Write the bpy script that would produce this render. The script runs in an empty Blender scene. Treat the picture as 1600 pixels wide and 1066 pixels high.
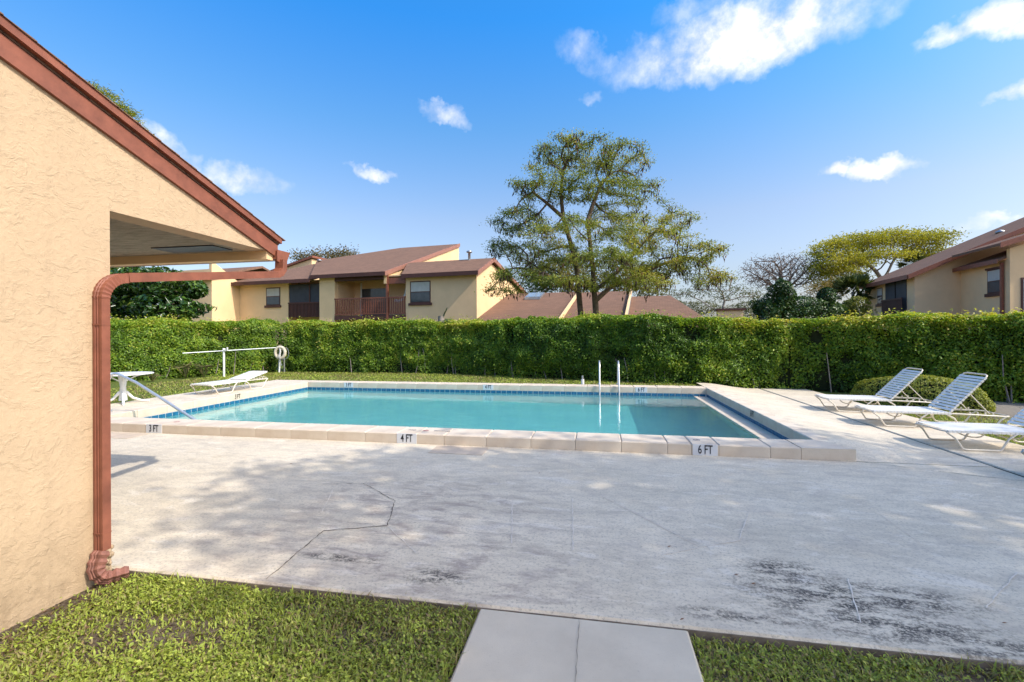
import bpy, math, random
import numpy as np
from mathutils import Vector, Matrix
rng = np.random.default_rng(7); random.seed(7)
SC = bpy.context.scene; COL = SC.collection
R_ = math.radians

# ------------------------------------------------------------------ camera
H = 1.55; FPX = 711.0; YAW = R_(10.3); ROLL = .0047
cam_d = bpy.data.cameras.new('camera'); cam = bpy.data.objects.new('camera', cam_d); COL.objects.link(cam)
cam_d.sensor_width = 36; cam_d.lens = 36*FPX/1600; cam_d.shift_y = -10.4/1600
cam_d.clip_start = .05; cam_d.clip_end = 3000
cam.matrix_world = (Matrix.Translation((0, 0, H)) @ Matrix.Rotation(YAW, 4, 'Z') @ Matrix.Rotation(R_(90), 4, 'X')
                    @ Matrix.Rotation(-ROLL, 4, 'Z'))
SC.camera = cam
FW = (-math.sin(YAW), math.cos(YAW)); RT = (math.cos(YAW), math.sin(YAW))
def ray(px, py):
    u = px-800; v = -(py-522.6); c, s = math.cos(ROLL), math.sin(ROLL)
    u, v = c*u+s*v, -s*u+c*v
    return Vector((FW[0]*FPX+RT[0]*u, FW[1]*FPX+RT[1]*u, v))/FPX
def atd(px, py, D): return Vector((0, 0, H)) + ray(px, py)*D      # point at forward distance D
def gx(px, D): p = atd(px, 522, D); return p.x, p.y

# ------------------------------------------------------------------ light
SUN = Vector((2.42, -.69, 2.35)).normalized()
SKY_STRENGTH = .15; SUN_STRENGTH = 2.2; EXPOSURE = .88
sd = bpy.data.lights.new('sun', 'SUN'); sd.energy = SUN_STRENGTH; sd.angle = R_(.53); sd.color = (1, .94, .84)
so = bpy.data.objects.new('sun', sd); COL.objects.link(so); so.rotation_euler = SUN.to_track_quat('Z', 'Y').to_euler()
so.location = SUN*60
SC.view_settings.view_transform = 'Standard'; SC.view_settings.look = 'None'
SC.view_settings.exposure = EXPOSURE; SC.view_settings.gamma = 1; SC.view_settings.use_curve_mapping = False
SC.cycles.max_bounces = 8; SC.cycles.transparent_max_bounces = 12; SC.cycles.caustics_refractive = True
SC.cycles.caustics_reflective = False; SC.cycles.sample_clamp_indirect = 4; SC.cycles.blur_glossy = .5

class NT:
    """small node-graph writer"""
    def __init__(s, tree): s.t = tree; s.n = tree.nodes; s.l = tree.links
    def node(s, typ, **kw):
        n = s.n.new(typ)
        for k, v in kw.items():
            if k in n.bl_rna.properties: setattr(n, k, v)
        return n
    def put(s, sock, v):
        if isinstance(v, bpy.types.NodeSocket): s.l.new(v, sock)
        elif v is not None:
            if isinstance(v, (tuple, list)) and len(v) == 3 and sock.type == 'RGBA': v = (*v, 1)
            sock.default_value = v
    def math(s, op, a, b=None, c=None, clamp=False):
        n = s.node('ShaderNodeMath', operation=op); n.use_clamp = clamp
        for i, v in enumerate((a, b, c)): s.put(n.inputs[i], v)
        return n.outputs[0]
    def vmath(s, op, a, b=None, scale=None):
        n = s.node('ShaderNodeVectorMath', operation=op); s.put(n.inputs[0], a); s.put(n.inputs[1], b)
        if scale is not None: s.put(n.inputs[3], scale)
        return n.outputs['Value'] if op in ('DOT_PRODUCT', 'LENGTH', 'DISTANCE') else n.outputs[0]
    def mix(s, f, a, b, blend='MIX'):
        n = s.node('ShaderNodeMix', data_type='RGBA', blend_type=blend); n.clamp_factor = True
        s.put(n.inputs[0], f); s.put(n.inputs[6], a); s.put(n.inputs[7], b); return n.outputs[2]
    def noise(s, vec, scale, detail=3, rough=.55, dist=0, color=False):
        n = s.node('ShaderNodeTexNoise'); s.put(n.inputs['Vector'], vec); n.inputs['Scale'].default_value = scale
        n.inputs['Detail'].default_value = detail; n.inputs['Roughness'].default_value = rough; n.inputs['Distortion'].default_value = dist
        return n.outputs['Color' if color else 'Fac']
    def ramp(s, f, lo, hi, a=0., b=1.):
        n = s.node('ShaderNodeMapRange'); n.clamp = True
        s.put(n.inputs[0], f); n.inputs[1].default_value = lo; n.inputs[2].default_value = hi
        n.inputs[3].default_value = a; n.inputs[4].default_value = b; return n.outputs[0]
    def obj(s, scale=None):
        o = s.node('ShaderNodeTexCoord').outputs['Object']
        if scale is None: return o
        m = s.node('ShaderNodeMapping'); s.l.new(o, m.inputs[0]); m.inputs['Scale'].default_value = scale; return m.outputs[0]
    def bump(s, h, strength=.3, dist=.01):
        n = s.node('ShaderNodeBump'); n.inputs['Strength'].default_value = strength; n.inputs['Distance'].default_value = dist
        s.put(n.inputs['Height'], h); return n.outputs[0]

# ------------------------------------------------------------------ sky
W = bpy.data.worlds.new('World'); SC.world = W; W.use_nodes = True
g = NT(W.node_tree); W.node_tree.nodes.clear()
sky = g.node('ShaderNodeTexSky', sky_type='NISHITA'); sky.sun_disc = False
sky.sun_elevation = math.asin(SUN.z); sky.sun_rotation = math.atan2(SUN.x, SUN.y); sky.altitude = 0
sky.air_density = 1.0; sky.dust_density = 3.0; sky.ozone_density = 3.0
hs = g.node('ShaderNodeHueSaturation'); hs.inputs['Saturation'].default_value = 1.05; hs.inputs['Hue'].default_value = .502
g.l.new(sky.outputs[0], hs.inputs['Color'])
gen = g.node('ShaderNodeTexCoord').outputs['Generated']
n1 = g.noise(gen, 9, 5, .6, 0, True); n2 = g.noise(gen, 34, 4, .6, 0, True)
wob = g.vmath('ADD', g.vmath('SCALE', g.vmath('SUBTRACT', n1, (.5, .5, .5)), scale=.085), g.vmath('SCALE', g.vmath('SUBTRACT', n2, (.5, .5, .5)), scale=.035))
dirv = g.vmath('ADD', gen, wob)
fine = g.noise(gen, 16, 6, .62)
# each cloud: pixel centre, half width, half height, tilt, density
clouds = [(1150, 62, 150, 42, -.03, 1.15), (1060, 85, 72, 30, .1, .9), (1215, 50, 85, 36, 0, 1.1), (1105, 115, 30, 22, 0, .7), (915, 80, 42, 20, .5, .5), (1090, 10, 60, 18, 0, .45),
          (1545, 30, 62, 22, 0, 1.1), (1590, 40, 40, 18, 0, .9), (1600, 138, 34, 15, 0, 1.), (1302, 268, 20, 11, 0, 1.1), (1377, 261, 40, 15, 0, 1.2),
          (697, 185, 30, 11, .25, .75), (578, 269, 32, 10, .1, .9), (375, 281, 62, 17, .05, .9), (265, 238, 42, 17, .5, .8), (925, 152, 13, 8, 0, .45), (1550, 351, 34, 7, 0, .6),
          (-420, 120, 150, 40, .1, .9), (-900, 200, 120, 30, 0, .9), (2050, 180, 130, 34, 0, 1.), (2500, 60, 160, 44, 0, 1.), (700, -420, 170, 60, 0, 1.), (1500, -500, 140, 50, .2, .9), (100, -350, 120, 44, .1, .8)]
mask = None
for (cx, cy, a, b, tilt, den) in clouds:
    d = ray(cx, cy).normalized(); k = 1/(FPX*ray(cx, cy).length)
    r = d.cross(Vector((0, 0, 1))).normalized(); up = r.cross(d)
    r2 = r*math.cos(tilt) - up*math.sin(tilt); u2 = up*math.cos(tilt) + r*math.sin(tilt)
    u = g.math('MULTIPLY_ADD', g.vmath('DOT_PRODUCT', dirv, tuple(r2)), 1/(a*k), -r2.dot(d)/(a*k))
    v = g.math('MULTIPLY_ADD', g.vmath('DOT_PRODUCT', dirv, tuple(u2)), 1/(b*k), -u2.dot(d)/(b*k))
    f = g.math('MULTIPLY_ADD', u, u, g.math('MULTIPLY', v, v))
    front = g.math('GREATER_THAN', g.vmath('DOT_PRODUCT', gen, tuple(d)), .5)
    m = g.math('MULTIPLY', g.ramp(f, 2.3, .0, 0, den), front)
    mask = m if mask is None else g.math('MAXIMUM', mask, m)
mask = g.ramp(g.math('MULTIPLY', mask, g.ramp(fine, .25, .66, .30, 1.15)), .10, .98)
cloud_col = g.mix(g.ramp(fine, .35, .65), (3.5, 3.6, 3.9), (4.7, 4.65, 4.6))
sz = g.node('ShaderNodeSeparateXYZ'); g.l.new(gen, sz.inputs[0])
tint = g.node('ShaderNodeValToRGB'); g.l.new(sz.outputs[2], tint.inputs[0])      # colour of clear air by height above the horizon
te = tint.color_ramp.elements; te.new(.3); te.new(.4); te.new(.5)
for e_, (p_, c_) in zip(te, ((.0, (.95, .90, 1.0)), (.13, (.98, .90, .88)), (.24, (.95, .90, .88)), (.41, (.52, .90, 1.06)), (.57, (.20, .88, 1.32)))): e_.position = p_; e_.color = (*c_, 1)
mask = g.math('POWER', mask, 1.25)
skyc = g.mix(mask, g.mix(g.ramp(g.vmath('DOT_PRODUCT', gen, tuple(SUN)), .45, .85, 1., 0.), hs.outputs[0], tint.outputs[0], 'MULTIPLY'), cloud_col)
bg = g.node('ShaderNodeBackground'); bg.inputs['Strength'].default_value = SKY_STRENGTH
g.l.new(skyc, bg.inputs['Color']); wo = g.node('ShaderNodeOutputWorld'); g.l.new(bg.outputs[0], wo.inputs[0])

# ------------------------------------------------------------------ object helpers
def props(o, label=None, cat=None, group=None, kind=None):
    for k, v in (('label', label), ('category', cat), ('group', group), ('kind', kind)):
        if v: o[k] = v
    return o
def empty(name, loc=(0, 0, 0), rz=0, label=None, cat=None, group=None):
    o = bpy.data.objects.new(name, None); COL.objects.link(o); o.location = loc; o.rotation_euler = (0, 0, rz)
    o.empty_display_size = .2
    return props(o, label, cat, group)
class MB:
    def __init__(s): s.v = []; s.f = []; s.sm = []
    def add(s, vs, fs, smooth=False):
        b = len(s.v); s.v += [tuple(p) for p in vs]; s.f += [tuple(b+i for i in f) for f in fs]; s.sm += [smooth]*len(fs); return s
    def box(s, x0, x1, y0, y1, z0, z1, bev=0):
        if bev:
            b = bev
            vs = []
            for z, i in ((z0, 0), (z1-b, 0), (z1, b)):
                vs += [(x0+i, y0+i, z), (x1-i, y0+i, z), (x1-i, y1-i, z), (x0+i, y1-i, z)]
            fs = [(3, 2, 1, 0)]
            for k in (0, 4):
                fs += [(k+i, k+(i+1) % 4, k+4+(i+1) % 4, k+4+i) for i in range(4)]
            return s.add(vs, fs+[(8, 9, 10, 11)])
        vs = [(x0, y0, z0), (x1, y0, z0), (x1, y1, z0), (x0, y1, z0), (x0, y0, z1), (x1, y0, z1), (x1, y1, z1), (x0, y1, z1)]
        return s.add(vs, [(3, 2, 1, 0), (4, 5, 6, 7), (0, 1, 5, 4), (1, 2, 6, 5), (2, 3, 7, 6), (3, 0, 4, 7)])
    def prism(s, pts, off):
        """closed polygon (3-D points) extruded by off"""
        n = len(pts); off = Vector(off); a = [Vector(p) for p in pts]; b = [p+off for p in a]
        nrm = Vector((0, 0, 0))
        for i in range(n): nrm += a[i].cross(a[(i+1) % n])
        fl = nrm.dot(off) > 0
        fs = [tuple(range(n))[::-1] if fl else tuple(range(n)), tuple(range(n, 2*n)) if fl else tuple(range(n, 2*n))[::-1]]
        for i in range(n):
            j = (i+1) % n; q = (i, j, n+j, n+i); fs.append(q if fl else q[::-1])
        return s.add(a+b, fs)
    def tube(s, pts, r, n=8, caps=True, prof=None):
        """sweep a round (or given) profile along points"""
        pts = [Vector(p) for p in pts]; rs = r if isinstance(r, (list, tuple)) else [r]*len(pts)
        prof = prof or [(math.cos(2*math.pi*k/n), math.sin(2*math.pi*k/n)) for k in range(n)]
        n = len(prof); vs = []; up = None
        for i, p in enumerate(pts):
            t = (pts[min(i+1, len(pts)-1)]-pts[max(i-1, 0)]).normalized()
            if up is None:
                ref = Vector((0, 0, 1)) if abs(t.z) < .9 else Vector((0, 1, 0)); up = (ref-t*ref.dot(t)).normalized()
            else: up = (up-t*up.dot(t)).normalized()
            sd_ = t.cross(up)
            vs += [p+(sd_*a+up*b)*rs[i] for a, b in prof]
        fs = [(i*n+k, i*n+(k+1) % n, (i+1)*n+(k+1) % n, (i+1)*n+k) for i in range(len(pts)-1) for k in range(n)]
        s.add(vs, fs, True)
        if caps: s.add(vs[:n], [tuple(range(n))[::-1]]); s.add(vs[-n:], [tuple(range(n))])
        return s
    def lathe(s, prof, n=24, c=(0, 0, 0)):
        vs = [(c[0]+r*math.cos(2*math.pi*k/n), c[1]+r*math.sin(2*math.pi*k/n), c[2]+z) for r, z in prof for k in range(n)]
        fs = [(i*n+k, i*n+(k+1) % n, (i+1)*n+(k+1) % n, (i+1)*n+k) for i in range(len(prof)-1) for k in range(n)]
        return s.add(vs, fs, True)
    def mesh(s, name):
        me = bpy.data.meshes.new(name); me.from_pydata(s.v, [], s.f); me.polygons.foreach_set('use_smooth', s.sm); me.update(); return me
    def build(s, name, mat, parent=None, **kw):
        return link(name, s.mesh(name), mat, parent, **kw)
def link(name, me, mat, parent=None, label=None, cat=None, group=None, kind=None, loc=None):
    if not me.materials: me.materials.append(mat)
    o = bpy.data.objects.new(name, me); COL.objects.link(o)
    if parent: o.parent = parent
    if loc is not None: o.location = loc
    return props(o, label, cat, group, kind)
def struct(name, mb, mat): return mb.build(name, mat, kind='structure')
def arr_mesh(name, verts, faces, tone=None, smooth=False):
    """fast mesh from numpy arrays; faces (M,k)"""
    me = bpy.data.meshes.new(name); k = faces.shape[1]
    me.vertices.add(len(verts)); me.vertices.foreach_set('co', np.ascontiguousarray(verts, np.float32).ravel())
    me.loops.add(faces.size); me.loops.foreach_set('vertex_index', np.ascontiguousarray(faces, np.int32).ravel())
    me.polygons.add(len(faces)); me.polygons.foreach_set('loop_start', np.arange(0, faces.size, k, dtype=np.int32))
    me.update(calc_edges=True); me.validate()
    if smooth: me.polygons.foreach_set('use_smooth', np.ones(len(faces), bool))
    if tone is not None:
        a = me.attributes.new('tone', 'FLOAT', 'POINT'); a.data.foreach_set('value', np.ascontiguousarray(tone, np.float32))
    return me

# value noise for lumpy outlines
_perm = np.random.default_rng(3).random((64, 64, 64)).astype(np.float32)
def vnoise(p, sc):
    q = np.asarray(p)*sc+100; i = np.floor(q).astype(int); f = q-i; f = f*f*(3-2*f); o = 0
    for dx in (0, 1):
        for dy in (0, 1):
            for dz in (0, 1):
                w = (f[:, 0] if dx else 1-f[:, 0])*(f[:, 1] if dy else 1-f[:, 1])*(f[:, 2] if dz else 1-f[:, 2])
                o = o+w*_perm[(i[:, 0]+dx) % 64, (i[:, 1]+dy) % 64, (i[:, 2]+dz) % 64]
    return o
def unit(v): return v/np.maximum(np.linalg.norm(v, axis=1, keepdims=True), 1e-9)
def leaf_mesh(name, pos, nrm, length, width, tone, fold=.25, along=None):
    """folded leaves: base, left, tip, right - two triangles each"""
    n = len(pos); nrm = unit(nrm); ref = along if along is not None else rng.normal(size=(n, 3))
    t = unit(ref-nrm*np.sum(ref*nrm, 1, keepdims=True)); s = np.cross(nrm, t)
    L = (length*rng.uniform(.7, 1.3, n))[:, None]; Wd = (width*rng.uniform(.7, 1.3, n))[:, None]
    a = pos-t*L*.5; c = pos+t*L*.5-nrm*L*.12; m = pos+nrm*Wd*fold-t*L*.05
    b = m+s*Wd*.5; d = m-s*Wd*.5
    v = np.stack([a, b, c, d], 1).reshape(-1, 3); i = np.arange(n)[:, None]*4
    f = np.concatenate([i+[0, 1, 2], i+[0, 2, 3]], 1).reshape(-1, 3)
    return arr_mesh(name, v, f, np.repeat(tone, 4))

# ------------------------------------------------------------------ materials
MATS = {}
def mat(name, color, rough=.6, spec=.4, metal=0, fn=None, var=.12, vscale=3., bump=0, bscale=40., coat=0):
    if name in MATS: return MATS[name]
    m = bpy.data.materials.new(name); m.use_nodes = True; t = m.node_tree; t.nodes.clear(); g = NT(t)
    p = g.node('ShaderNodeBsdfPrincipled'); out = g.node('ShaderNodeOutputMaterial'); g.l.new(p.outputs[0], out.inputs[0])
    p.inputs['Roughness'].default_value = rough; p.inputs['Metallic'].default_value = metal; p.inputs['Specular IOR Level'].default_value = spec
    co = g.obj(); c = (*color, 1)
    if var:
        nz = g.noise(co, vscale, 5, .6); c = g.mix(g.ramp(nz, .3, .7), tuple(x*(1-var) for x in color), tuple(min(1, x*(1+var)) for x in color))
    if fn: c = fn(g, co, c, p) or c
    elif bump: g.put(p.inputs['Normal'], g.bump(g.noise(co, bscale, 4, .6), bump, .004))
    g.put(p.inputs['Base Color'], c)
    MATS[name] = m; return m
def leafmat(name, stops, rough=.45, trans=.3, spec=.35):
    """leaf colour from the per-leaf tone; some light passes through"""
    if name in MATS: return MATS[name]
    m = bpy.data.materials.new(name); m.use_nodes = True; t = m.node_tree; t.nodes.clear(); g = NT(t)
    a = g.node('ShaderNodeAttribute', attribute_name='tone'); cr = g.node('ShaderNodeValToRGB'); g.l.new(a.outputs['Fac'], cr.inputs[0])
    e = cr.color_ramp.elements
    while len(e) < len(stops): e.new(.5)
    for k, (pos, c) in enumerate(stops): e[k].position = pos; e[k].color = (*c, 1)
    p = g.node('ShaderNodeBsdfPrincipled'); p.inputs['Roughness'].default_value = rough; p.inputs['Specular IOR Level'].default_value = spec
    g.l.new(cr.outputs[0], p.inputs['Base Color'])
    tr = g.node('ShaderNodeBsdfTranslucent'); g.l.new(g.mix(1., cr.outputs[0], (1.25, 1.2, .55), 'MULTIPLY'), tr.inputs[0])
    mx = g.node('ShaderNodeMixShader'); mx.inputs[0].default_value = trans; g.l.new(p.outputs[0], mx.inputs[1]); g.l.new(tr.outputs[0], mx.inputs[2])
    out = g.node('ShaderNodeOutputMaterial'); g.l.new(mx.outputs[0], out.inputs[0]); MATS[name] = m; return m

def f_stucco(scale=1., depth=.02, base=(.56, .41, .26)):
    def fn(g, co, c, p):
        warp = g.vmath('ADD', co, g.vmath('SCALE', g.noise(co, 3.2*scale, 3, .6, 0, True), scale=.28/scale))
        mp = g.node('ShaderNodeMapping'); g.l.new(warp, mp.inputs[0]); mp.inputs['Scale'].default_value = (7*scale, 5.5*scale, 9*scale)
        a = g.noise(mp.outputs[0], 1.25, 6, .62, .5)
        pl = g.math('ADD', g.ramp(a, .55, .62), g.math('MULTIPLY', g.ramp(g.noise(mp.outputs[0], 3.4, 5, .65, .2), .52, .64), .7))                         # trowelled plateaus with ragged edges
        fineb = g.noise(co, 120*scale, 4, .7); mid = g.noise(co, 26*scale, 4, .6)
        h = g.math('ADD', g.math('MULTIPLY', pl, .13), g.math('ADD', g.math('MULTIPLY', fineb, .16), g.math('MULTIPLY', mid, .30)))
        g.put(p.inputs['Normal'], g.bump(h, .75, depth))
        big = g.ramp(g.noise(co, 1.1, 4, .6), .35, .7)
        c2 = g.mix(g.math('MULTIPLY', big, .45), c, tuple(x*.86 for x in base)); c2 = g.mix(g.math('MULTIPLY', g.ramp(mid, .5, .75), .3), c2, tuple(x*.78 for x in base))
        z = g.node('ShaderNodeSeparateXYZ'); g.l.new(co, z.inputs[0])
        dirt = g.math('MULTIPLY', g.ramp(z.outputs[2], .55, -.1), g.ramp(g.noise(co, 6, 6, .75), .34, .66)); stm = g.node('ShaderNodeMapping'); g.l.new(co, stm.inputs[0]); stm.inputs['Scale'].default_value = (6, 6, .7)
        c2 = g.mix(g.ramp(g.noise(stm.outputs[0], 1.6, 5, .65), .52, .72, 0, .30), c2, tuple(x*.72 for x in base))
        return g.mix(g.math('MULTIPLY', dirt, .75), c2, (.20, .14, .08))
    return fn
STUCCO = mat('stucco_paint', (.56, .41, .26), .85, .2, fn=f_stucco(), var=.05)
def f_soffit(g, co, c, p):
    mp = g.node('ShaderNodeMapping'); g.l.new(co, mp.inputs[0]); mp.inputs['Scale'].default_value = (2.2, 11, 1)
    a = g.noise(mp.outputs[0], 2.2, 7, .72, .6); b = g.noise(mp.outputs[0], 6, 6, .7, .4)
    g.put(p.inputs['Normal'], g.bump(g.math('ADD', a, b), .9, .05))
    c = g.mix(g.ramp(a, .36, .62), (.34, .28, .205), (.60, .50, .37)); return g.mix(g.ramp(b, .56, .68, 0, .7), c, (.24, .195, .145))  # relief shading put into the colour as streaks, as the bump hardly shows
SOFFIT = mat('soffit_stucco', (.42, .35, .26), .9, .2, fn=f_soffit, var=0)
HOUSE = mat('house_stucco', (.78, .55, .31), .9, .2, var=.07, vscale=.8, bump=.4, bscale=30)
HOUSE_P = mat('house_stucco_tan', (.78, .54, .315), .9, .2, var=.07, vscale=.8, bump=.4, bscale=30)
BROWN = mat('brown_paint', (.245, .084, .048), .5, .4, var=.22, vscale=9, bump=.15, bscale=45)
BROWN_D = mat('dark_brown_paint', (.085, .032, .024), .55, .4, var=.15)
DARK = mat('dark_gap', (.03, .026, .022), .9, .1, var=.2)
def f_shingle(g, co, c, p):
    b = g.node('ShaderNodeTexBrick'); mp = g.node('ShaderNodeMapping'); g.l.new(co, mp.inputs[0])
    g.l.new(mp.outputs[0], b.inputs['Vector']); b.inputs['Scale'].default_value = 1
    b.inputs['Brick Width'].default_value = .32; b.inputs['Row Height'].default_value = .14; b.inputs['Mortar Size'].default_value = .008
    b.inputs['Color1'].default_value = (.24, .138, .092, 1); b.inputs['Color2'].default_value = (.15, .088, .062, 1); b.inputs['Mortar'].default_value = (.05, .03, .025, 1)
    nz = g.noise(co, 90, 3, .7)
    g.put(p.inputs['Normal'], g.bump(g.math('ADD', b.outputs['Fac'], nz), -.3, .006))
    c2 = g.mix(g.ramp(nz, .3, .75), b.outputs['Color'], (.255, .152, .105))
    return g.mix(g.ramp(g.noise(co, .9, 4, .6), .4, .8, 0, .35), c2, (.13, .088, .066))
SHINGLE = mat('roof_shingles', (.16, .08, .06), .95, .1, fn=f_shingle, var=0)
def spot(g, co, x, y, rx, ry):
    """soft ellipse on the deck, for a stain with a place of its own"""
    s_ = g.node('ShaderNodeSeparateXYZ'); g.l.new(co, s_.inputs[0])
    u = g.math('MULTIPLY_ADD', s_.outputs[0], 1/rx, -x/rx); v = g.math('MULTIPLY_ADD', s_.outputs[1], 1/ry, -y/ry)
    return g.ramp(g.math('MULTIPLY_ADD', u, u, g.math('MULTIPLY', v, v)), 1.6, .1)
def f_deck(g, co, c, p):
    flow = g.node('ShaderNodeMapping'); g.l.new(co, flow.inputs[0]); flow.inputs['Scale'].default_value = (.7, 1.7, 1); flow.inputs['Rotation'].default_value = (0, 0, .35)
    big = g.noise(flow.outputs[0], 1.1, 7, .62, .6); med = g.noise(flow.outputs[0], 4.5, 7, .68, .4); grit = g.noise(co, 160, 3, .7); speck = g.noise(co, 48, 5, .75)
    c = g.mix(g.ramp(big, .38, .68), (.64, .55, .41), (.77, .665, .505))
    c = g.mix(g.ramp(med, .48, .68, 0, .7), c, (.50, .43, .335))
    c = g.mix(g.ramp(g.noise(flow.outputs[0], 2.3, 6, .7, 1.), .585, .61, 0, .6), c, (.78, .695, .57))          # worn pale paint
    ochre = g.math('MULTIPLY', g.ramp(g.noise(co, 2.2, 6, .7), .56, .72), g.math('MAXIMUM', spot(g, co, -5.2, 4.6, 2.2, 1.0), spot(g, co, -3, 5.2, 1.6, .5)))
    c = g.mix(g.math('MULTIPLY', ochre, .5), c, (.50, .36, .19))
    red = g.math('MULTIPLY', g.ramp(med, .47, .64), g.math('MAXIMUM', spot(g, co, -1.5, 3.1, 1.3, .9), g.math('MAXIMUM', spot(g, co, -.9, 2.8, .9, .35), spot(g, co, -1.6, 4., 1.2, .7))))
    c = g.mix(g.math('MULTIPLY', red, .62), c, (.27, .205, .185))
    mild = None
    for q in ((.62, 2.68, .16, .06), (.86, 2.66, .2, .05), (1.35, 2.95, .5, .28), (1.55, 2.72, .5, .16), (1.2, 3.25, .25, .14), (1.85, 2.62, .35, .1), (-1.0, 2.78, .2, .1), (1.75, 3.0, .4, .16), (-1.75, 2.9, .3, .05)):
        s_ = spot(g, co, *q); mild = s_ if mild is None else g.math('MAXIMUM', mild, s_)
    mk = g.math('MULTIPLY', mild, g.math('MULTIPLY', g.ramp(g.noise(flow.outputs[0], 9, 6, .75), .42, .55), g.ramp(speck, .38, .52)))
    c = g.mix(g.ramp(speck, .52, .62, 0, .6), c, (.30, .255, .205)); c = g.mix(g.ramp(g.noise(co, 95, 4, .8), .58, .70, 0, .5), c, (.20, .17, .14)); c = g.mix(g.ramp(g.noise(co, 62, 4, .8), .60, .70, 0, .5), c, (.80, .72, .60))
    br = g.node('ShaderNodeMapping'); g.l.new(co, br.inputs[0]); br.inputs['Scale'].default_value = (2.2, 5.5, 1); br.inputs['Rotation'].default_value = (0, 0, .12)
    bn = g.noise(br.outputs[0], 3.2, 7, .72, .3)
    c = g.mix(g.ramp(bn, .54, .66, 0, .38), c, (.46, .39, .305)); c = g.mix(g.ramp(bn, .44, .36, 0, .5), c, (.80, .71, .575))
    c = g.mix(g.math('MULTIPLY', g.ramp(g.noise(co, 3.4, 6, .7, .8), .52, .66), .35), c, (.42, .355, .295))
    c = g.mix(g.math('MULTIPLY', mk, .95), c, (.06, .052, .046))
    g.put(p.inputs['Normal'], g.bump(g.math('ADD', g.math('MULTIPLY', grit, .5), g.math('MULTIPLY', med, .8)), .25, .004))
    return c
DECK = mat('painted_concrete', (.6, .57, .52), .8, .25, fn=f_deck, var=0)
def f_walk(g, co, c, p):
    grit = g.noise(co, 180, 3, .7); big = g.noise(co, 2.5, 6, .65)
    c = g.mix(g.ramp(big, .35, .7), (.55, .475, .365), (.64, .56, .435)); c = g.mix(g.ramp(g.noise(co, 70, 4, .8), .62, .74, 0, .5), c, (.25, .22, .19))
    g.put(p.inputs['Normal'], g.bump(grit, .25, .004)); return c
WALK = mat('bare_concrete', (.5, .48, .44), .9, .2, fn=f_walk, var=0)
def f_cope(g, co, c, p):
    grit = g.noise(co, 120, 3, .7); big = g.noise(co, 2.6, 6, .65)
    c = g.mix(g.ramp(big, .35, .7), (.58, .47, .355), (.70, .60, .475)); c = g.mix(g.ramp(g.noise(co, 26, 6, .75), .58, .76, 0, .5), c, (.36, .28, .2))
    g.put(p.inputs['Normal'], g.bump(grit, .3, .003)); return c
COPE = mat('cast_stone', (.6, .55, .48), .85, .25, fn=f_cope, var=0)
SLABEDGE = mat('slab_edge', (.20, .16, .12), .95, .1, var=.35, vscale=14)
GROUT = mat('grout', (.66, .66, .62), .9, .2, var=.1)
TILE = mat('blue_glazed_tile', (.018, .125, .235), .12, .6, var=.3, vscale=6)
def f_basin(g, co, c, p):
    return g.mix(g.ramp(g.noise(co, 1.2, 5, .6), .35, .7), (.60, .80, .79), (.70, .87, .85))
BASIN = mat('pool_plaster', (.25, .5, .5), .7, .2, fn=f_basin, var=0)
MARKER = mat('white_marker_tile', (.66, .66, .66), .35, .5, var=.06)
INK = mat('black_lettering', (.012, .012, .016), .5, .4, var=0)
INKFADE = mat('faded_lettering', (.17, .16, .18), .8, .2, var=.3, vscale=60)
REDFADE = mat('faded_red_paint', (.45, .20, .20), .8, .2, var=.3, vscale=60)
PVC = mat('white_plastic', (.78, .78, .76), .4, .5, var=.06)
FRAME = mat('cream_powder_coat', (.70, .63, .52), .4, .5, var=.08)
STRAP = mat('white_vinyl_strap', (.82, .79, .73), .45, .4, var=.05)
STEEL = mat('stainless_steel', (.72, .70, .67), .34, .5, .75, var=.08)
RING = mat('weathered_foam', (.62, .55, .42), .75, .2, var=.2, vscale=8)
ROPE = mat('grey_rope', (.30, .31, .35), .9, .1, var=.2)
BARK = mat('bark', (.13, .095, .07), .95, .1, var=.4, vscale=6, bump=.8, bscale=14)
BARK_G = mat('grey_bark', (.25, .215, .19), .95, .1, var=.35, vscale=6, bump=.8, bscale=14)
TWIG = mat('twigs', (.10, .08, .055), .95, .1, var=.4)
GLASS = mat('window_glass', (.06, .07, .08), .06, .6, var=.2)
SCREEN = mat('insect_screen', (.045, .05, .06), .5, .3, var=.25, vscale=2)
BLIND = mat('window_blind', (.50, .49, .45), .7, .2, var=.1)
METAL = mat('galvanised_metal', (.42, .43, .44), .4, .5, .8, var=.2)
PATCH = mat('tan_patch', (.55, .44, .33), .85, .2, var=.12, vscale=6)
CRACKL = mat('crack_filler', (.70, .625, .525), .8, .2, var=.15, vscale=20)
LEAFLIT = mat('dead_leaf', (.23, .09, .035), .8, .2, var=.3)
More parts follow.
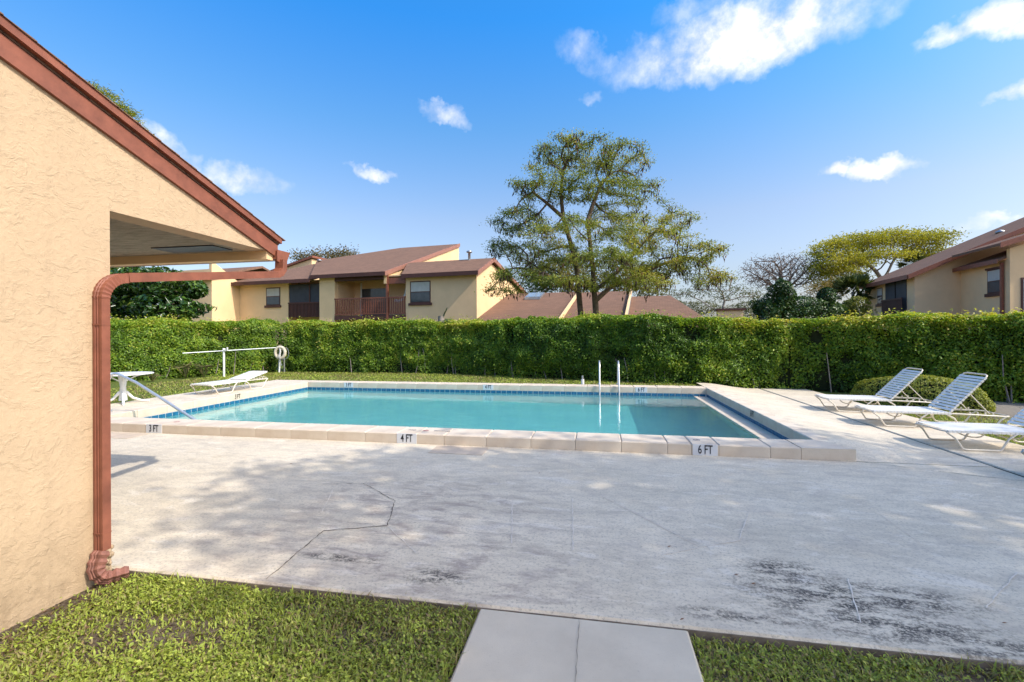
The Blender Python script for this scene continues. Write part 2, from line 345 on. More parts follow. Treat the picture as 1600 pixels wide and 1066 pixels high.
def f_soil(g, co, c, p):
    a = g.noise(co, 5, 7, .7); b = g.noise(co, 60, 5, .75)
    c = g.mix(g.ramp(a, .35, .65), (.11, .082, .055), (.21, .165, .115)); c = g.mix(g.ramp(b, .5, .7, 0, .7), c, (.32, .26, .19))
    gr = g.ramp(g.noise(co, .9, 5, .6), .38, .55); c2 = g.mix(g.ramp(g.noise(co, 22, 5, .75), .3, .7), (.075, .105, .022), (.17, .205, .05))
    g.put(p.inputs['Normal'], g.bump(g.math('ADD', a, b), .8, .03))
    s_ = g.node('ShaderNodeSeparateXYZ'); g.l.new(co, s_.inputs[0])
    green = g.math('MULTIPLY', g.math('MAXIMUM', gr, g.ramp(s_.outputs[1], 5, 9)), g.math('SUBTRACT', 1., g.math('MULTIPLY', g.ramp(s_.outputs[0], 6.2, 7.5), .9)))
    bed = g.math('MULTIPLY', spot(g, co, 9.5, 11.2, 2.8, 1.9), 1.)
    green = g.math('MULTIPLY', green, g.math('SUBTRACT', 1., bed))
    near = g.ramp(s_.outputs[1], 3.5, 5.)
    c = g.mix(g.math('MULTIPLY', bed, g.ramp(b, .3, .6)), c, (.36, .33, .29))
    return g.mix(g.math('MULTIPLY', green, near), c, c2)
SOIL = mat('lawn_soil', (.12, .1, .07), .95, .1, fn=f_soil, var=0)
WATER = bpy.data.materials.new('pool_water'); WATER.use_nodes = True
g = NT(WATER.node_tree); WATER.node_tree.nodes.clear()
co = g.obj((1, 1.6, 1)); hgt = g.math('ADD', g.noise(co, 1.6, 4, .55, .5), g.math('MULTIPLY', g.noise(co, 7, 3, .5, .3), .18))
bm = g.bump(hgt, .35, .02)
rf = g.node('ShaderNodeBsdfRefraction'); rf.inputs['IOR'].default_value = 1.33; rf.inputs['Roughness'].default_value = 0; rf.inputs[0].default_value = (.52, .93, .94, 1)
gl = g.node('ShaderNodeBsdfGlossy'); gl.inputs['Roughness'].default_value = .015; gl.inputs[0].default_value = (1, 1, 1, 1)
for n in (gl,): g.l.new(bm, n.inputs['Normal'])
df = g.node('ShaderNodeBsdfDiffuse'); df.inputs[0].default_value = (.26, .52, .57, 1)      # fine cloudiness of the water
mx0 = g.node('ShaderNodeMixShader'); mx0.inputs[0].default_value = .16; g.l.new(rf.outputs[0], mx0.inputs[1]); g.l.new(df.outputs[0], mx0.inputs[2])
fr = g.node('ShaderNodeFresnel'); fr.inputs[0].default_value = 1.33; g.l.new(bm, fr.inputs['Normal'])
mx = g.node('ShaderNodeMixShader'); g.l.new(fr.outputs[0], mx.inputs[0]); g.l.new(mx0.outputs[0], mx.inputs[1]); g.l.new(gl.outputs[0], mx.inputs[2])
out = g.node('ShaderNodeOutputMaterial'); g.l.new(mx.outputs[0], out.inputs[0])

# ------------------------------------------------------------------ ground, deck, walk
CT = .14; PX0, PX1, PY0, PY1 = -8.59, 2.85, 6.60, 12.50; CF = 6.13; WZ = -.09
def sstep(a, b, x): t = min(1, max(0, (x-a)/(b-a))); return t*t*(3-2*t)
def zg(x, y): return -.05+.13*sstep(6, 12, y)*(1-sstep(2, 5, x))
def heightfield(mb, xs, ys, zf, hole=None, skirt=None):
    idx = {}; vs = []
    for i, x in enumerate(xs):
        for j, y in enumerate(ys): idx[i, j] = len(vs); vs.append((x, y, zf(x, y)))
    fs = []
    for i in range(len(xs)-1):
        for j in range(len(ys)-1):
            if hole and hole((xs[i]+xs[i+1])/2, (ys[j]+ys[j+1])/2): continue
            fs.append((idx[i, j], idx[i+1, j], idx[i+1, j+1], idx[i, j+1]))
    mb.add(vs, fs, True)
    return mb
xs = [-400, -150, -60, -30, -20, -14, -11, -9.9, -9.2, -8.7]+[-8+i for i in range(11)]+[2.95, 3.5, 4, 4.6, 5.2, 5.7, 6.5, 8, 10, 14, 20, 40, 120, 400]
ys = [-200, -60, -20, -6, 0, 1.5, 2.5, 4, 6.3, 7, 8, 9, 10, 11, 12, 12.7, 13.5, 15, 18, 24, 40, 90, 250, 700]
struct('ground', heightfield(MB(), xs, ys, zg, lambda x, y: -8.7 < x < 2.95 and 6.3 < y < 12.7), SOIL)
JX = 4.53
def zr(x, y): return .136*min(1, max(0, (y-CF)/.5))*(1-sstep(3.0, 4.3, x))
def slab(mb, x0, x1, y0, y1, z, th=.12): return mb.box(x0, x1, y0, y1, z-th, z, .012)
mb = slab(MB(), -14, JX-.027, 2.53, CF, 0)
xs = [2.86+i*(JX-.027-2.86)/12 for i in range(13)]; ys = [CF+.002]+[6.25+.13*i for i in range(5)]+[7.2, 8, 9, 10, 11, 12, 13, 13.8]
heightfield(mb, xs, ys, zr)
for a, b in zip(ys, ys[1:]): mb.add([(JX-.027, a, -.12), (JX-.027, b, -.12), (JX-.027, b, zr(JX, b)), (JX-.027, a, zr(JX, a))], [(0, 1, 2, 3)])
deck = struct('pool_deck', mb, DECK)
def strip(pts, w, z, jag=0.):
    """thin flat line along points on the deck"""
    mb = MB()
    for p, q in zip(pts, pts[1:]):
        p, q = Vector((*p, 0)), Vector((*q, 0)); n = max(1, int((q-p).length/.035)); d = (q-p).normalized(); s_ = Vector((-d.y, d.x, 0))
        vs = []
        for i in range(n+1):
            c = p.lerp(q, i/n)+s_*random.uniform(-jag, jag); ww = w*random.uniform(.3, 1.6)/2
            vs += [(c+s_*ww)+Vector((0, 0, z)), (c-s_*ww)+Vector((0, 0, z))]
        mb.add(vs, [(2*i, 2*i+1, 2*i+3, 2*i+2) for i in range(n)])
    return mb
strip([(-2.06, 2.56), (-2.12, 3.275), (-1.664, 3.45)], .008, .004, .006).build('crack', mat('crack_dirt', (.15, .12, .095), .95, .1, var=.4, vscale=20), deck)
strip([(-1.664, 3.45), (-1.842, 3.981), (-2.378, 4.389), (-2.784, 4.301)], .006, .004, .006).build('crack', mat('crack_dirt', (.15, .12, .095), .95, .1, var=.4, vscale=20), deck)
for pts in ([(-1.664, 3.45), (-1.25, 3.05)], [(-.744, 4.054), (-.609, 3.311)], [(-.21, 4.306), (-.16, 3.286)], [(.058, 4.437), (.75, 3.492)], [(1.308, 4.251), (1.055, 3.648)], [(1.055, 3.648), (.75, 3.49), (.45, 3.32)],
            [(1.561, 3.194), (1.387, 2.714)], [(2.393, 4.434), (2.35, 3.817)], [(2.672, 3.464), (2.155, 2.991)], [(-2.6, 4.2), (-2.35, 3.6)]):
    strip(pts, .0065, .004, .004).build('filled_crack', CRACKL, deck)
strip([(3.12, 6.12), (3.7, 5.85), (4.5, 5.55)], .006, .004, .004).build('crack', DARK, deck)
strip([(-5.6, 3.2), (-5.1, 3.25), (-4.6, 3.1), (-4.3, 3.3)], .005, .004, .012).build('crack', DARK, deck)
mb = MB(); mb.box(-2.16, -1.43, 5.67, 6.06, .001, .005); mb.build('repair_patch', PATCH, deck)
mb = MB(); mb.box(-7.75, -6.95, 5.72, 6.06, .001, .005); mb.build('repair_patch', PATCH, deck)
mb = MB(); mb.box(-13.9, JX-.03, 2.522, 2.5295, -.15, -.012); mb.build('slab_edge', SLABEDGE, deck)
MB().box(JX-.0265, JX+.0265, 2.3, 13.7, -.1, -.012).build('joint_filler', DARK, deck)
struct('lounge_deck', slab(MB(), JX+.027, 5.75, 2.2, 13.8, 0), DECK)
struct('side_terrace', slab(MB(), -9.97, -8.90, PY0-.02, 12.96, CT-.003, .25), DECK)
wk = empty('walkway'); wk['kind'] = 'structure'
slab(MB(), -.65, .475, -2.5, 2.515, -.004).build('concrete_slab', WALK, wk); strip([(-.09, 2.5), (-.095, 1.6), (-.085, .5), (-.09, -2.4)], .0035, .0, .003).build('joint', mat('joint_dust', (.30, .26, .21), .9, .1), wk)

# ------------------------------------------------------------------ swimming pool
pool = empty('swimming_pool', (0, 0, 0), 0, 'rectangular swimming pool with raised cream coping and blue waterline tiles', 'swimming pool')
mb = MB(); D0, D1 = -1.05, -1.95
v = [(PX0-.01, PY0-.3, -.015), (PX1+.01, PY0-.3, -.015), (PX1+.01, PY1+.01, -.015), (PX0-.01, PY1+.01, -.015), (PX0-.01, PY0-.3, D0), (PX1+.01, PY0-.3, D1), (PX1+.01, PY1+.01, D1), (PX0-.01, PY1+.01, D0)]
mb.add(v, [(4, 5, 6, 7), (0, 4, 7, 3), (1, 2, 6, 5), (3, 7, 6, 2), (0, 1, 5, 4)]); mb.build('basin', BASIN, pool)
# stones, one mesh per length
def stone(x0, x1, y0, y1, z0=-.014, z1=CT, bev=.012):
    o = MB(); w, d = x1-x0, y1-y0; o.box(0, w, 0, d, 0, z1-z0+random.uniform(-.0015, .0015), bev); ob = o.build('coping_stone', COPE, pool); ob.location = (x0, y0, z0); return ob
G = .005
xj = [-9.97, -9.36, -8.75, -8.14, -7.55, -7.1, -6.77, -6.32, -5.72, -5.11, -4.50, -3.9, -3.29, -2.8, -2.5, -2.09, -1.48, -.86, -.26, .34, .92, 1.21, 1.54, 2.14, 2.49]
mk_near = {(-7.1, -6.77): '3 FT', (-2.8, -2.5): '4 FT', (1.21, 1.54): '6 FT'}
for a, b in zip(xj, xj[1:]): stone(a+G/2, b-G/2, CF, PY0, -.05)
o = MB(); o.prism([(2.49+G/2, CF, -.05), (3.1, 6.15, -.05), (2.885, 6.635, -.05), (2.49+G/2, PY0, -.05)], (0, 0, CT+.05)); o.build('coping_stone', COPE, pool)
x = -9.97
while x < PX1+.25:
    b = min(x+.61, PX1+.35); stone(x+G/2, b-G/2, PY1-.012, PY1+.42); x += .61
y = PY0+.045
while y < PY1-.1:
    b = min(y+.61, PY1-.016); stone(PX1-.012, 3.05, y+G/2, b-G/2); stone(-8.90, PX0+.012, y+G/2 if y > 6.7 else PY0+.004, b-G/2); y += .61
# waterline tiles
tm = MB(); tm.box(0, .136, 0, .02, 0, .138, .003); tmesh = tm.mesh('tile'); tmesh.materials.append(TILE)
tmy = MB(); tmy.box(0, .02, 0, .136, 0, .138, .003); tmeshy = tmy.mesh('tile'); tmeshy.materials.append(TILE)
n = int((PX1-PX0)/.15)
for i in range(n+1):
    if PX0+.004+i*.15+.146 <= PX1+.02: link('tile', tmesh, TILE, pool, loc=(PX0+.012+i*.15, PY1-.012, -.163))
for i in range(40):
    yy = PY1-.162-i*.15
    if yy > PY0-.2:
        link('tile', tmeshy, TILE, pool, loc=(PX0-.006, yy, -.163)); link('tile', tmeshy, TILE, pool, loc=(PX1-.014, yy, -.163))
mb = MB(); mb.box(PX0-.009, PX1+.009, PY1-.006, PY1+.009, -.18, -.0145); mb.box(PX0-.009, PX0+.006, PY0-.28, PY1-.007, -.18, -.0145); mb.box(PX1-.006, PX1+.009, PY0-.28, PY1-.007, -.18, -.0145); mb.build('grout_band', GROUT, pool)
mb = MB(); mb.box(2.53, PX1-.016, PY0-.25, PY1-.014, -.35, WZ+.006, .006); mb.build('ledge', COPE, pool)
def text_mesh(body, size, bold=.0):
    cu = bpy.data.curves.new('t', 'FONT'); cu.body = body; cu.size = size; cu.align_x = 'CENTER'; cu.align_y = 'CENTER'; cu.extrude = .0008; cu.offset = bold
    ob = bpy.data.objects.new('t', cu); COL.objects.link(ob); bpy.context.view_layer.update()
    me = bpy.data.meshes.new_from_object(ob.evaluated_get(bpy.context.evaluated_depsgraph_get())); bpy.data.objects.remove(ob); me.materials.clear(); return me
def marker(body, loc, rz, w=.30, h=.145, plate=True, flat=False):
    m = empty('depth_marker', loc, 0); m.parent = pool; m.rotation_euler = (0 if flat else R_(90), 0, rz)
    if plate:
        p = MB(); p.box(-w/2, -.003, -h/2, h/2, 0, .004, .002); p.box(.003, w/2, -h/2, h/2, 0, .004, .002); p.build('plate', MARKER, m)
    t = link('lettering', text_mesh(body, .155, .0018), INK, m); t.location = (0, .002, .0062); t.scale = (.62, 1, 1)
    return m
marker('3 FT', (-6.935, CF, .068), 0); marker('4 FT', (-2.65, CF, .068), 0); marker('6 FT', (1.375, CF, .068), 0)
for tx, bx in (('3 FT', 545), ('4 FT', 763), ('6 FT', 1002)):
    d = ray(bx, 603); marker(tx, (d.x*PY1/d.y, PY1-.012, .063), 0)
marker('3 FT', (PX0+.012, 9.72, .063), R_(90), plate=False); marker('6 FT', (PX1-.012, 9.0, .063), R_(-90), plate=False)
for tx, sx, sz, mt in (('NO', -2.66, .075, INKFADE), ('DIVING', -2.20, .075, INKFADE)):
    t = link('faded_lettering', text_mesh(tx, sz, .001), mt, pool); t.location = (sx, 6.36, CT+.003)
for sx in (-2.45, 1.32, -6.75):
    mb = MB(); mb.lathe([(.03, .0015), (.034, .003), (.04, .003), (.044, .0015)], 20); mb.box(-.032, .032, -.004, .004, .001, .003); o = mb.build('faded_symbol', REDFADE if sx < 0 else INKFADE, pool); o.location = (sx, 6.36, CT+.001); o.rotation_euler = (0, 0, .7)
mb = MB(); xs = [PX0-.004, PX1+.004]; ys = [PY0-.28, PY1+.004]
heightfield(mb, [PX0-.004+i*(PX1-PX0+.008)/8 for i in range(9)], [PY0-.28+i*(PY1-PY0+.284)/6 for i in range(7)], lambda x, y: WZ)
water = struct('pool_water', mb, WATER)
try:
    sd.cycles.is_caustics_light = True
except Exception: pass
try:
    water.cycles.is_caustics_caster = True
    for ch in pool.children:
        if ch.name.startswith('basin'): ch.cycles.is_caustics_receiver = True
except Exception: pass

# ladder and stair rail
lad = empty('pool_ladder', (.38, 12.75, CT), 0, 'stainless steel ladder with two upright grab rails at the pool edge', 'ladder')
for sx in (-.255, .255):
    pts = [(sx, .38, -.02), (sx, .38, .42)]+[(sx, .38-.24*(1-math.cos(a)), .42+.24*math.sin(a)) for a in np.linspace(.2, math.pi-.2, 9)]+[(sx, -.11, .42), (sx, -.30, .1), (sx, -.36, -.2), (sx, -.36, -1.1)]
    MB().tube(pts, .022, 10).build('grab_rail', STEEL, lad)
for z in (-.45, -.72, -.99): MB().box(-.25, .25, -.40, -.32, z, z+.03, .005).build('tread', STEEL, lad)
for sx in (-.255, .255): MB().lathe([(.0, .012), (.045, .012), (.05, 0)], 14, (sx, .38, .0)).build('flange', STEEL, lad)
sr = empty('stair_handrail', (-8.98, 7.05, CT), 0, 'slanting stainless steel handrail running down into the shallow end', 'handrail')
pts = [(0, 0, -.02), (0, 0, .55)]+[(.16*(1-math.cos(a)), 0, .55+.16*math.sin(a)) for a in np.linspace(.2, 1.9, 7)]+[(.6, 0, .56), (1.2, 0, .25), (2.0, 0, -.17), (2.3, 0, -.33), (2.4, 0, -.45), (2.42, 0, -1.2)]
MB().tube(pts, .024, 10).build('rail', STEEL, sr); MB().lathe([(0, .012), (.05, .012), (.055, 0)], 14).build('flange', STEEL, sr)

# ------------------------------------------------------------------ clubhouse (near building on the left)
club = empty('clubhouse', (-3.17, 2.5, 0), 0, 'peach stucco clubhouse with brown sloping roof edge and downspout', 'building')
# local: x' = x+3.17, y' = y-2.5 ; rake: under side of roof at wall plane
SL = .335
def zu(yl): return 2.335+SL*(1.60-yl)            # lower edge of rake board
RY = -4.5; EY = 1.60
xw = -6.0
# main wall block under the gable, ends at the corner; the gable panel carries on over the porch
mb = MB(); mb.prism([(0, -12, -.2), (0, 0, -.2), (0, 0, 2.385), (0, 1.56, 2.385), (0, 1.56, zu(1.56)+.06), (0, RY, zu(RY)+.06), (0, -12, zu(RY)-SL*7.5)], (-.2, 0, 0)); mb.build('gable_wall', STUCCO, club)
mb = MB(); mb.box(xw, -.201, -.2, 0, -.2, 2.384); mb.build('back_wall', STUCCO, club)
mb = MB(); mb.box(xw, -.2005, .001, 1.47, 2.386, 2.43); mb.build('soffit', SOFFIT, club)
mb = MB(); mb.box(xw, -.002, 1.472, 1.56, 2.302, 2.42); mb.build('eave_beam', HOUSE, club)
mb = MB(); mb.box(-.95, -.28, 1.12, 1.36, 2.376, 2.387); mb.build('soffit_vent', SCREEN, club)
mb = MB(); top = .235
mb.prism([(.02, EY+.02, zu(EY)+.13), (.02, RY, zu(RY)+.13), (.02, -12, zu(RY)-SL*7.5+.13), (.02, -12, zu(RY)-SL*7.5+.20), (.02, RY, zu(RY)+.20), (.02, EY+.05, zu(EY)+.195)], (xw-.3, 0, 0)); roof = mb.build('roof', SHINGLE, club)
for k in range(34):   # shingle courses showing along the rake edge
    y0 = EY+.06-k*.15; MB().prism([(.068, y0, zu(y0)+.1985), (.068, y0-.16, zu(y0-.16)+.1985), (.068, y0-.16, zu(y0-.16)+.2005), (.068, y0, zu(y0)+.2075)], (-.9, 0, 0)).build('shingle_course', SHINGLE, roof)
mb = MB(); mb.prism([(.025, EY, zu(EY)), (.025, EY, zu(EY)+.125), (.025, RY, zu(RY)+.125), (.025, RY, zu(RY))], (-.024, 0, 0)); mb.build('rake_board', BROWN, club)
mb = MB(); mb.prism([(.058, EY+.02, zu(EY)+.142), (.058, EY+.02, zu(EY)+.196), (.058, RY, zu(RY)+.196), (.058, RY, zu(RY)+.142)], (-.035, 0, 0)); mb.build('drip_edge', BROWN, club)
gut = MB(); pr = [(1.565, 2.40), (1.565, 2.318), (1.60, 2.310), (1.66, 2.310), (1.70, 2.325), (1.715, 2.365), (1.74, 2.385), (1.74, 2.40), (1.705, 2.395), (1.69, 2.335), (1.655, 2.32), (1.58, 2.326), (1.575, 2.40)]
gut.prism([(.045, a, b) for a, b in pr], (xw, 0, 0)); gutter = gut.build('gutter', BROWN, club)
MB().prism([(.05, a, b) for a, b in [(1.56, 2.41), (1.56, 2.296), (1.60, 2.286), (1.665, 2.286), (1.708, 2.315), (1.745, 2.39), (1.745, 2.41)]], (-.006, 0, 0)).build('end_cap', BROWN, gutter)
# downspout: ribbed rectangular pipe
rect = [(-1, -.72), (-.55, -.72), (-.45, -.60), (-.1, -.60), (0, -.72), (.1, -.60), (.45, -.60), (.55, -.72), (1, -.72), (1, .72), (-1, .72)]
def pipe(pts, r, up0=None):
    m = MB(); m.tube(pts, r, prof=[(a, b) for a, b in rect]); m.sm = [False]*len(m.sm); return m
dsx = .04; ds = pipe([(dsx, -.086, .175), (dsx, -.086, 1.79)], .036).build('downspout', BROWN, club)
pts = []; rr = []
for k in range(19):       # crimped elbow
    a = k/18*math.pi/2*.97; rad = .15; pts.append((dsx, -.086+rad*(1-math.cos(a)), 1.79+rad*math.sin(a))); rr.append((.039 if k % 2 else .0355)+.008*k/18)
pipe(pts, rr).build('elbow', BROWN, ds)
pipe([(dsx, .06, 1.945), (dsx, .9, 2.065), (dsx, 1.56, 2.16)], .044).build('outlet_run', BROWN, ds)
pipe([(dsx, 1.53, 2.155), (dsx, 1.585, 2.175), (dsx, 1.625, 2.22), (dsx, 1.63, 2.315)], .045).build('outlet_elbow', BROWN, ds)
for z in (1.62, .28): MB().box(dsx-.0375, dsx+.0375, -.1135, -.0585, z, z+.010).build('seam_band', BROWN, ds)
pts = []; rr = []
for k in range(17):       # broken flexible boot at the foot
    a = k/16; ang = a*1.75
    pts.append((.05+.11*a*a, -.10-.05*math.sin(a*3)+.14*max(0, a-.35), .175-.19*math.sin(min(ang, 1.57))+.0*a)); rr.append((.043 if k % 2 else .034)*(1.-.1*a)*random.uniform(.93, 1.05))
pts = [(p[0], p[1], max(p[2], .005)) for p in pts]
pipe(pts, rr).build('boot', mat('faded_brown_paint', (.24, .105, .075), .6, .3, var=.35, vscale=22), ds)
mb = MB(); 
for k in range(14):
    a = random.random(); r0 = random.uniform(.008, .022); c = (-.004+.018*random.random(), -.05+.05*random.random(), .0+.16*a)
    mb.lathe([(0, -r0), (r0*.9, -r0*.5), (r0, r0*.3), (r0*.5, r0*.8), (0, r0)], 6, c)
mb.build('broken_render', STUCCO, club)

# ------------------------------------------------------------------ loungers, table, poolside gear
def lounger(label, loc, rz, back=48):
    t = empty('sun_lounger', loc, rz, label, 'sun lounger', 'strapped sun loungers on the deck')
    w = .30; h = .245; r = .0125; L1 = 1.12; L2 = 1.86
    m = MB()
    for s in (-1, 1): m.tube([(-.02, s*(w-.06), h), (.02, s*w, h), (.5, s*w, h), (L1, s*w, h), (L2-.05, s*w, h-.02), (L2, s*(w-.05), h-.02)], r, 7)
    m.tube([(-.02, -(w-.06), h), (-.02, w-.06, h)], r, 7); m.tube([(L2, -(w-.05), h-.02), (L2, w-.05, h-.02)], r, 7); m.build('seat_frame', FRAME, t)
    for s in (-1, 1):
        MB().tube([(.0, s*(w+.002), h-.01), (.09, s*(w+.012), .16), (.17, s*(w+.012), .028), (.21, s*(w+.012), .0135), (.56, s*(w+.012), .0135), (.60, s*(w+.012), .028), (.68, s*(w+.012), .17), (.77, s*(w+.002), h-.01)], r, 7).build('leg', FRAME, t)
        MB().tube([(1.02, s*(w+.002), h-.01), (1.12, s*(w+.01), .17), (1.2, s*(w+.01), .03), (1.25, s*(w+.01), .0135), (1.58, s*(w+.01), .0135), (1.63, s*(w+.01), .03), (1.72, s*(w+.01), .17), (1.80, s*(w+.002), h-.02)], r, 7).build('leg', FRAME, t)
    for x0 in (.42, .85):
        MB().tube([(x0, w*math.cos(a)*.98, h-.10*math.sin(a)-.012) for a in np.linspace(0, math.pi, 11)], .009, 6).build('brace', FRAME, t)
    a = R_(back); ca, sa = math.cos(a), math.sin(a); BL = .80
    def bp(u, y): return (L1-.04+u*ca, y, h+.012+u*sa)
    m = MB(); wb = w-.032
    m.tube([bp(0, -wb), bp(BL*.5, -wb), bp(BL-.06, -wb), bp(BL-.015, -wb+.02), bp(BL, -wb+.07), bp(BL, 0), bp(BL, wb-.07), bp(BL-.015, wb-.02), bp(BL-.06, wb), bp(BL*.5, wb), bp(0, wb)], r, 7); m.build('back_frame', FRAME, t)
    px = L1-.04+.42*ca
    for s in (-1, 1): MB().tube([(px, s*(wb-.02), h+.012+.42*sa), (px+.1+.25*ca, s*(wb-.015), h+.01)], .008, 6).build('back_support', FRAME, t)
    for s in (-1, 1):
        m = MB()
        for k in range(4): m.box(L1+.22+.1*k, L1+.24+.1*k, s*(w-.03)-.006, s*(w-.03)+.006, h-.02, h+.035)
        m.box(L1+.20, L1+.56, s*(w-.03)-.005, s*(w-.03)+.005, h-.024, h-.014); m.build('ratchet', FRAME, t)
    st = MB(); st.box(-.021, .021, -w-.013, w+.013, 0, .003); st.box(-.021, .021, -w-.015, -w-.012, -.028, .003); st.box(-.021, .021, w+.012, w+.015, -.028, .003)
    sm = st.mesh('strap'); sm.materials.append(STRAP)
    k = .035
    while k < L1-.05: link('strap', sm, STRAP, t, loc=(k, 0, h+.0135)); k += .049
    st = MB(); ww = wb+.013; st.box(-.0205, .0205, -ww, ww, 0, .003); st.box(-.0205, .0205, -ww-.003, -ww, -.026, .003); st.box(-.0205, .0205, ww, ww+.003, -.026, .003); sm = st.mesh('strap'); sm.materials.append(STRAP)
    k = .05
    while k < BL-.06:
        o = link('strap', sm, STRAP, t); p = bp(k, 0); o.location = (p[0]-.0135*sa, 0, p[2]+.0135*ca); o.rotation_euler = (0, -a, 0); k += .056
    return t
lounger('white strapped lounger with raised back nearest the hedge, in front of the bush', (4.53, 10.24, .001), R_(-3), 47)
lounger('white strapped lounger with raised back between two others beside the rounded bush', (4.55, 8.80, .001), R_(-4), 50)
lounger('white strapped lounger in tree shade with its back raised, next to the half-hidden one', (4.56, 7.22, .001), R_(-1), 46)
lounger('white strapped lounger at the shaded end of the row, mostly out of view', (4.62, 5.62, .001), R_(2), 46)
lounger('white strapped lounger with low tilted back on the terrace by the shallow end', (-9.22, 9.32, CT-.003), R_(88), 12)

tb = empty('patio_table', (-9.80, 7.98, CT-.003), .4, 'round white patio table on a splayed pedestal beside the handrail', 'table')
MB().lathe([(0, .602), (.48, .602), (.512, .606), (.52, .615), (.512, .626), (.49, .629), (0, .629)], 36).build('table_top', PVC, tb)
MB().tube([(0, 0, .06), (0, 0, .34), (0, 0, .602)], [.075, .05, .09], 12).build('pedestal', PVC, tb)
for k in range(4):
    a = k*math.pi/2+.5; MB().tube([(.05*math.cos(a), .05*math.sin(a), .24), (.16*math.cos(a), .16*math.sin(a), .10), (.30*math.cos(a), .30*math.sin(a), .035), (.44*math.cos(a), .44*math.sin(a), .018)], [.03, .026, .022, .018], 8).build('foot', PVC, tb)
for k in range(4):
    a = k*math.pi/2+.5; MB().tube([(.05*math.cos(a), .05*math.sin(a), .46), (.18*math.cos(a), .18*math.sin(a), .55), (.36*math.cos(a), .36*math.sin(a), .603)], .014, 6).build('arm', PVC, tb)

pp = atd(350, 590.5, 16.3); pz = zg(pp.x, pp.y)
post = empty('pole_rest_post', (pp.x, pp.y, pz), 0, 'white plastic post with a hook holding the long rescue pole', 'post')
ztop = atd(350, 545.5, 16.3).z-pz
MB().tube([(0, 0, -.1), (0, 0, ztop)], .036, 12).build('tube', PVC, post); MB().lathe([(.045, 0), (.045, .07), (0, .075)], 12, (0, 0, ztop-.05)).build('cap', PVC, post)
MB().tube([(0, -.02, ztop-.05), (.13, -.02, ztop-.05), (.16, -.02, ztop-.02), (.16, -.02, ztop+.06)], .028, 10).build('hook', PVC, post)
rp = atd(436, 585.5, 18.0); rz_ = zg(rp.x, rp.y)
a_, b_ = atd(288, 552, 15.6), atd(438, 543, 17.95)
mid = a_.lerp(b_, .5)
MB().tube([a_+Vector((.0, -.07, 0)), mid+Vector((0, -.07, -.0)), b_+Vector((0, -.07, 0))], .017, 8).build('rescue_pole', mat('pale_aluminium', (.62, .66, .66), .4, .5, .3), None, label='long pale rescue pole lying level across two posts by the hedge', cat='pole')
ls = empty('life_ring_stand', (rp.x, rp.y, rz_), 0, 'white post stand by the hedge that the life ring hangs on', 'post')
zt = atd(437, 541, 18).z-rz_
MB().tube([(0, 0, -.1), (.03, 0, zt*.6), (.07, 0, zt)], .035, 10).build('post', PVC, ls); MB().tube([(.2, .05, -.05), (.19, .05, zt*.95)], .025, 8).build('post', METAL, ls); MB().tube([(.05, 0, zt*.93), (.21, .05, zt*.93)], .02, 8).build('crossbar', METAL, ls)
rc = atd(440.5, 551, 17.85)
ring = empty('life_ring', (rc.x, rc.y-.1, rc.z), .15, 'weathered cream life ring with grey rope hanging by the hedge', 'life ring')
m = MB(); rings = 28
m.tube([(.19*math.cos(2*math.pi*k/rings), 0, .215*math.sin(2*math.pi*k/rings)) for k in range(rings+1)], .062, 10, False); m.build('ring', RING, ring)
MB().tube([(.27*math.cos(a)+.08, -.02, .26*math.sin(a)-.02+.02*math.sin(3*a)) for a in np.linspace(-2.4, 1.0, 14)], .008, 5).build('rope', ROPE, ring)
MB().tube([(.0, -.07, .2), (.03, -.075, .05), (-.02, -.075, -.12), (.02, -.075, -.22), (.05, -.06, -.42), (.09, -.05, -.5)], .016, 6).build('rope', ROPE, ring)
pc = atd(911, 601, 13.4)
st = empty('stub_post', (pc.x, 13.05, .07), 0, 'short white stub pipe standing in the grass beside the ladder', 'pipe'); MB().tube([(0, 0, -.1), (0, 0, .2)], .045, 10).build('pipe', PVC, st); MB().tube([(0, 0, .2), (0, 0, .30)], .028, 8).build('cap', METAL, st)
MB().box(-8.93, -8.83, 6.78, 6.99, CT+.001, CT+.006).build('post_shadow_strip', METAL, None, label='small grey strip on the terrace standing in for the handrail post shadow', cat='painted shadow')  # thin grey plate painted in as the cast shadow of the handrail post
for (px, py, a) in ((1046, 855, .3), (1151, 899, .1), (1178, 913, .2), (1570, 975, -.4), (843, 740, .8), (1066, 969, .4), (455, 725, .3)):
    d = ray(px, py); k = -H/d.z; m = MB(); L = random.uniform(.012, .02)
    m.add([(-L, 0, .0), (-.2*L, L*.32, .004), (L, .1*L, .006), (-.1*L, -L*.3, .003), (0, 0, .001)], [(0, 4, 1), (1, 4, 2), (2, 4, 3), (3, 4, 0)]); m.add([(-L, 0, .0), (-.2*L, L*.32, .004), (L, .1*L, .006), (-.1*L, -L*.3, .003)], [(3, 2, 1, 0)])
    o = m.build('fallen_leaf', LEAFLIT, None, label='small curled brown dead leaf lying on the pale concrete deck', cat='leaf', group='dead leaves on the deck'); o.location = (d.x*k, d.y*k, .003); o.rotation_euler = (0, 0, a)

